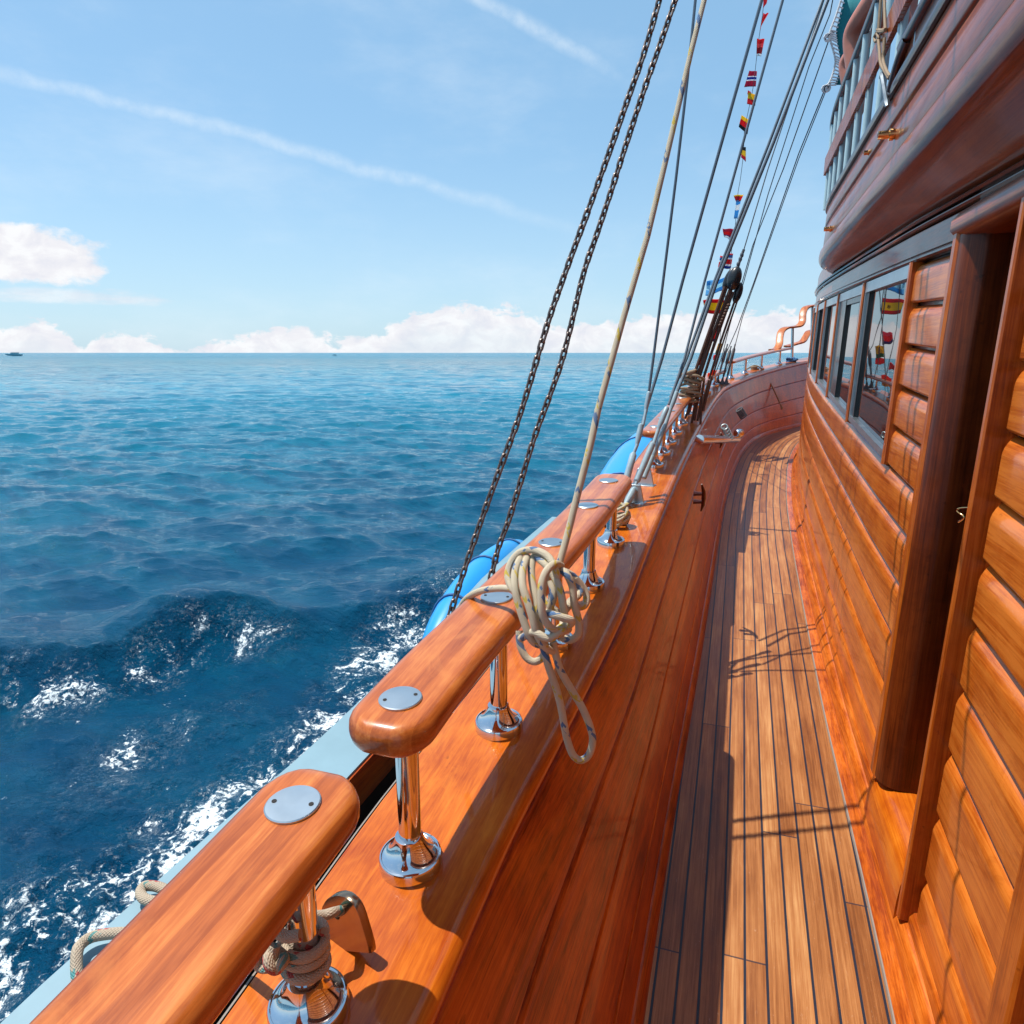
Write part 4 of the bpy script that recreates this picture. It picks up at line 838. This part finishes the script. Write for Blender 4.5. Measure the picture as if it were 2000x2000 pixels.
o=m.build('spring',M['thin']); tag(o,'small dark coil spring on the bulwark above the steel pole','spring')
# fenders
for c,a,lab in (((-.92,2.52,-1.00),(.12,.60,.20),'bright blue inflatable fender outboard, nearer one beside the chains'),((-.62,5.05,-.93),(.26,1.8,.34),'bright blue inflatable fender outboard, farther one below the shrouds')):
    ft=thing('fender',lab,'fender',c,'blue fenders'); RX=Matrix.Rotation(R(3),4,'X')
    MB().ell(Vector(c),a,28,18,RX).build('fender_skin',M['blue'],ft,smooth=90)
    for q in (-.55,0,.55):
        k_=math.sqrt(1-q*q)*1.012; ring=[Vector(c)+RX@Vector((a[0]*k_*math.cos(t2),a[1]*q,a[2]*k_*math.sin(t2))) for t2 in np.linspace(0,2*PI,33)[:-1]]
        MB().tube(ring,.006,6,closed=True).build('strap',M['bluerope'],ft)
# ================================================================== FLAGS
line=[(1493,-8),(1489,30),(1483,70),(1478,110),(1471,170),(1463,210),(1454,255),(1452,300),(1446,350),(1441,380),(1436,440),(1430,480),(1425,530),(1415,590),(1404,680),(1398,720)]
m=MB(); m.tube(extend_up(smooth_path([atY(x,y,8.1) for x,y in line],4),3),.0028,6); o=m.build('signal_line',M['thin']); tag(o,'thin line carrying the string of small flags','line')
def flagmat(name,stops,vert=True,emb=False):
    m,t,b=mat(name); uv=t.n('ShaderNodeTexCoord').outputs['UV']; u,v,_=t.sep(uv)
    c=t.ramp(v if vert else u,stops,'CONSTANT')
    if emb:
        q=t.m('ADD',t.m('POWER',t.m('DIVIDE',t.m('SUBTRACT',u,.70),.07),2),t.m('POWER',t.m('DIVIDE',t.m('SUBTRACT',v,.5),.13),2))
        k=t.m('MULTIPLY',t.m('LESS_THAN',q,1),t.m('GREATER_THAN',t.noise(uv,28,2),.47)); c=t.mix(k,c,(.12,.03,.01,1))
    t.put(b.inputs['Base Color'],c); b.inputs['Roughness'].default_value=.8
    tr_=t.n('ShaderNodeBsdfTranslucent'); t.put(tr_.inputs[0],c); mx=t.n('ShaderNodeMixShader'); mx.inputs[0].default_value=.6; t.put(mx.inputs[1],b.outputs[0]); t.put(mx.inputs[2],tr_.outputs[0])
    t.put(m.node_tree.nodes['Material Output'].inputs[0],mx.outputs[0]); return m
RD=(.78,.012,.02);WH=(.9,.9,.9);YL=(.95,.68,.01);BK=(.012,.012,.015);BL=(.02,.07,.42);LB=(.12,.48,.80);GN=(.02,.28,.06);OR=(.8,.10,.03);PU=(.12,.02,.25);MG=(.55,.02,.10)
def flag(quad,stops,label,Y=8.1,emb=False,amp=.02,vert=True):
    mx_=sum(q[0] for q in quad)/4; my_=sum(q[1] for q in quad)/4; k_=1.0 if emb else 1.14
    quad=[(mx_+(x-mx_)*k_,my_+(y-my_)*k_) for x,y in quad]; amp*=1.3
    a,b_,c,d_=[atY(x,y,Y+o_) for (x,y),o_ in zip(quad,(-.16,.16,.16,-.16))]   # top-left, top-right, bottom-right, bottom-left
    nu,nv=14,10; rows=[];uvs=[]
    ph=random.uniform(0,6)
    for j in range(nv+1):
        v=j/nv; row=[]
        for i in range(nu+1):
            u=i/nu; p=(a.lerp(b_,u)).lerp(d_.lerp(c,u),v); w_=amp*math.sin(u*7+v*2+ph)*(1-u*.6)
            p=p+Vector((.0,w_*1.6,w_*.45)); row.append(p); uvs.append((u,1-v))
        rows.append(row)
    mb=MB().grid(rows); mb.uv=uvs
    o=mb.build('flag',flagmat('cloth_'+label.split()[0],stops,vert,emb),smooth=80); sd=o.modifiers.new('thick','SOLIDIFY'); sd.thickness=.0015; tag(o,label,'flag','small flags on the signal line')
flag([(1373,586),(1414,583),(1412,613),(1377,612)],[(0,RD),(.25,YL),(.75,RD)],'red yellow red flag with a small dark crest, largest on the line',emb=True,amp=.012)
flag([(1382,552),(1418,543),(1414,566),(1380,576)],[(0,LB),(.34,(.55,.85,.95)),(.66,LB)],'light blue fluttering flag just above the crested one',amp=.03)
flag([(1408,501),(1430,497),(1426,522),(1403,526)],[(0,BL),(.18,WH),(.30,RD),(.62,WH),(.72,(.03,.2,.5)),(.9,RD)],'blue white and red flag crossing behind the thick shroud',amp=.03)
flag([(1413,447),(1437,450),(1433,474),(1416,462)],[(0,WH),(.22,PU),(.34,RD),(.7,MG)],'dark red flag with a white corner, curled',amp=.03)
flag([(1434,382),(1451,381),(1446,392),(1438,394)],[(0,RD),(.8,YL)],'short red flag above a pale blue tail',amp=.02)
flag([(1438,394),(1446,392),(1440,425),(1434,424)],[(0,LB),(.45,WH),(.75,LB)],'narrow white and pale blue flag hanging like a tail',amp=.02)
flag([(1449,288),(1456,289),(1456,314),(1448,306)],[(0,RD),(.30,YL),(.72,BK)],'slim black yellow and red flag twisted round the line',amp=.02)
flag([(1449,227),(1463,236),(1459,260),(1444,247)],[(0,BK),(.28,RD),(.70,YL)],'yellow red and black flag flying square',amp=.01)
flag([(1462,182),(1475,186),(1474,205),(1460,202)],[(0,RD),(.48,YL)],'yellow over red flag left of the wire',amp=.02)
flag([(1461,177),(1466,180),(1466,186),(1460,184)],[(0,RD)],'tiny red curl above the yellow over red flag',amp=.01)
flag([(1464,140),(1477,141),(1475,167),(1455,168)],[(0,MG),(.38,WH),(.46,BL),(.62,WH),(.68,MG)],'crimson white and blue striped flag, high on the line',amp=.015)
flag([(1479,78),(1492,78),(1486,108),(1478,107)],[(0,WH),(.14,(.45,.01,.02)),(.5,(.85,.15,.14)),(.72,RD)],'twisted red flag with a white tip',amp=.025)
flag([(1491,28),(1500,27),(1492,40),(1485,56)],[(0,OR),(.5,RD)],'orange red curled flag near the top',amp=.03)
flag([(1492,-12),(1500,-12),(1497,5),(1491,14)],[(0,RD)],'red flag cut by the top edge of the picture',amp=.01)
flag([(1390,648),(1400,645),(1395,668),(1384,662)],[(0,PU),(.25,RD),(.7,(.75,.12,.2))],'red and purple flag behind the brown tackle',amp=.02)
flag([(1403,671),(1409,672),(1402,692),(1397,690)],[(0,GN),(.35,YL)],'yellow and green scrap of flag right of the tackle',amp=.01)
flag([(1394,694),(1403,693),(1401,704),(1393,703)],[(0,RD)],'small bright red flag on the horizon right of the tackle',amp=.01)
flag([(1363,706),(1373,700),(1373,712),(1366,712)],[(0,RD)],'small bright red flag on the horizon left of the tackle',amp=.01)
flag([(1384,728),(1398,724),(1392,741),(1378,746)],[(0,YL),(.45,OR)],'orange and yellow cloth lying on the distant handrail',Y=7.6,amp=.02)
# ================================================================== UPPER DECK DETAILS
t_=thing('canvas_screen','teal canvas laced with white cord beside the upper railing','canvas',atY(1640,100,5.25))
cl_=[(1650,-8),(1640,30),(1632,62),(1634,80),(1640,110),(1641,128),(1636,150),(1630,166)]
rows=[[atY(x,y,5.25) for x in (px,px+20,px+45,px+75)] for px,y in cl_]; MB().grid(rows).build('canvas',M['teal'],t_,smooth=80).modifiers.new('s','SOLIDIFY').thickness=.004
cd=[(1645,-8),(1633,30),(1621,62),(1621,76),(1630,108),(1631,125),(1624,152),(1613,172)]
m=MB().tube(smooth_path([atY(x,y,5.25) for x,y in cd],4),.006,8)
for i in range(0,26):
    q=i/26*(len(cd)-1); k=int(q); f_=q-k; a=(cd[k][0]*(1-f_)+cd[k+1][0]*f_,cd[k][1]*(1-f_)+cd[k+1][1]*f_); b_=(cl_[k][0]*(1-f_)+cl_[k+1][0]*f_+2,cl_[k][1]*(1-f_)+cl_[k+1][1]*f_+4)
    m.tube([atY(*a,5.24),atY(*b_,5.24)],.0045,6)
for x,y in((1620,70),(1614,172)):
    for i in range(4): c=atY(x,y,5.24)+Vector((random.uniform(-.01,.01),0,random.uniform(-.012,.012))); m.tube([c+Vector((.018*math.cos(a),.008,.018*math.sin(a+i))) for a in np.linspace(0,2*PI,9)[:-1]],.006,6,closed=True)
m.build('lacing',M['white'],t_)
def sk_px(*pts): pass
def skin_body(name,V,E,rad,mt,root=0,parent=None):
    me=bpy.data.meshes.new(name); me.from_pydata(V,E,[]); o=bpy.data.objects.new(name,me); COL.objects.link(o)
    md=o.modifiers.new('skin','SKIN'); md.use_smooth_shade=True
    for i,r_ in enumerate(rad): me.skin_vertices[0].data[i].radius=(r_,r_)
    for i in range(len(V)): me.skin_vertices[0].data[i].use_root=(i==root)
    ss=o.modifiers.new('sub','SUBSURF'); ss.levels=2; ss.render_levels=2; me.materials.append(mt)
    if parent: o.parent=parent; o.matrix_parent_inverse=Matrix.Translation(-parent.location)
    return o
kn=atY(1660,66,4.75); kn2=atY(1651,120,4.95)
V=[(.86,4.05,2.02),(.87,3.98,2.22),(.87,3.93,2.42),(.86,3.92,2.56),(.86,3.94,2.66),(.85,3.97,2.76),
 (.74,4.10,2.01),(.63,4.45,1.93),tuple(kn),(kn.x+.05,kn.y-.02,kn.z-.20),(kn.x+.08,kn.y-.05,kn.z-.42),(kn.x+.02,kn.y+.07,kn.z-.47),
 (.98,4.12,2.01),(.74,4.50,1.86),tuple(kn2),(kn2.x+.06,kn2.y-.03,kn2.z-.2),(kn2.x+.08,kn2.y-.06,kn2.z-.38),(kn2.x+.02,kn2.y+.05,kn2.z-.42),
 (.72,3.95,2.50),(.66,4.05,2.28),(.66,4.25,2.12),(1.01,3.93,2.50),(1.06,3.98,2.26),(1.0,4.2,2.10)]
E=[(0,1),(1,2),(2,3),(3,4),(4,5),(0,6),(6,7),(7,8),(8,9),(9,10),(10,11),(0,12),(12,13),(13,14),(14,15),(15,16),(16,17),(3,18),(18,19),(19,20),(3,21),(21,22),(22,23)]
rad=[.13,.12,.14,.11,.055,.095,.085,.062,.050,.055,.036,.030,.085,.062,.050,.055,.036,.030,.055,.042,.03,.055,.042,.03]
pt=thing('person','bare-legged sunburnt person sitting above the upper railing with bent knees','person',(.85,4.1,1.0))
skin_body('body',V,E,rad,M['skin'],0,pt)
V2=[(.86,4.05,2.02),(.75,4.10,2.01),(.66,4.28,1.97),(.97,4.12,2.01),(.86,4.3,1.95)]
skin_body('shorts',V2,[(0,1),(1,2),(0,3),(3,4)],[.15,.115,.11,.115,.11],M['navy'],0,pt)
MB().ell(Vector((.85,3.95,2.80)),(.085,.10,.10)).build('hair',M['brownrope'],pt,smooth=90)
m=MB().box(.66,1.10,3.85,4.30,.60,1.90); o=m.build('locker',M['dark'],bevel=.01); tag(o,'dark brown locker on the upper deck behind the railing','locker')
# brass outlets
for (px,py),L_,r,lab in (((1747,262),.062,.0135,'brass outlet pipe on the upper planking, largest and nearest'),((1624,447),.05,.012,'brass outlet pipe near the rounded front of the upper deck'),((1697,298),.03,.009,'small brass outlet pipe under the upper railing, between the other two')):
    c=atX(px,py,.452); m=MB(); ax=Matrix.Translation(c+Vector((.01,0,0)))@Matrix.Rotation(R(-90),4,'Y')
    m.lathe([(r*1.7,0),(r*1.7,.004),(r*1.2,.006),(r*1.2,.012),(r*1.45,.013),(r*1.45,L_*.42),(r,L_*.45),(r,L_),(r*.6,L_),(r*.6,L_-.01)],20,ax); o=m.build('outlet_pipe',M['brass']); tag(o,lab,'outlet pipe','brass outlet pipes')
# cords on the upper rail
def up(x,y): return 1600+x/12.08,y/12.08
m=MB()
for pts in ([(1460,-60),(1430,300),(1400,700)],[(1540,-60),(1545,350),(1560,690)],[(1370,700),(1460,715),(1560,690)],[(1380,740),(1470,745),(1555,720)],[(1350,780),(1300,880),(1330,980),(1400,900),(1360,790)],[(1390,900),(1420,1200),(1450,1500),(1560,1700),(1650,1850)],[(1540,900),(1520,1200),(1510,1450),(1600,1700),(1680,1800)]):
    m.tube(smooth_path([atX(*up(x,y),.437) for x,y in pts],5),.0058,8)
o=m.build('cord',M['tan'],smooth=80); tag(o,'tan cords knotted and hanging at the upper railing','cord')
a,b_=atX(1722,143,.44),atX(1733,208,.44); m=MB(); d_=(b_-a); m.tube([a,a+d_*.1,a+d_*.15,a+d_*.85,a+d_*.9,b_],[.006,.012,.009,.009,.012,.006],6); o=m.build('bracket',M['wire']); tag(o,'slim grey metal bracket hanging below the knotted cords','bracket')
# ================================================================== FAR BOATS
for px,L_,lab,D_ in ((26,26,'tiny motor boat on the horizon at the far left',900),(653,9,'tiny speck of a boat on the horizon, centre left',900)):
    c=ray(px,690).normalized(); c=Vector((c.x,c.y,0)).normalized()*D_; c.z=SEA; s_=L_/1350*D_/1.0
    t_=thing('motor_boat',lab,'boat',c)
    rt=Vector((math.cos(YA),math.sin(YA),0)); 
    def q(x,z,w_): return [c+rt*x*s_+Vector((-rt.y,rt.x,0))*w_*s_+Vector((0,0,z*s_)) for w_ in(w_,-w_)]
    rows=[]
    for x,zb_,zt_,w_ in((-.5,.1,.13,.02),(-.35,.03,.13,.07),(0,.0,.12,.09),(.4,.0,.11,.09),(.5,.02,.11,.08)):
        rows.append([c+rt*x*s_+Vector((-rt.y,rt.x,0))*a*s_+Vector((0,0,z*s_)) for a,z in((-w_,zt_),(-w_*.6,zb_),(w_*.6,zb_),(w_,zt_))])
    MB().grid(rows,closed=True,caps=True).build('hull',M['farb'],t_,smooth=0)
    m=MB(); Mx=Matrix.Translation(c)@Matrix.Rotation(YA,4,'Z')
    m.box(-.15*s_,.3*s_,-.05*s_,.05*s_,.12*s_,.20*s_,Mx).box(-.08*s_,.35*s_,-.05*s_,.05*s_,.215*s_,.23*s_,Mx); m.build('cabin',M['farb'],t_,smooth=0)
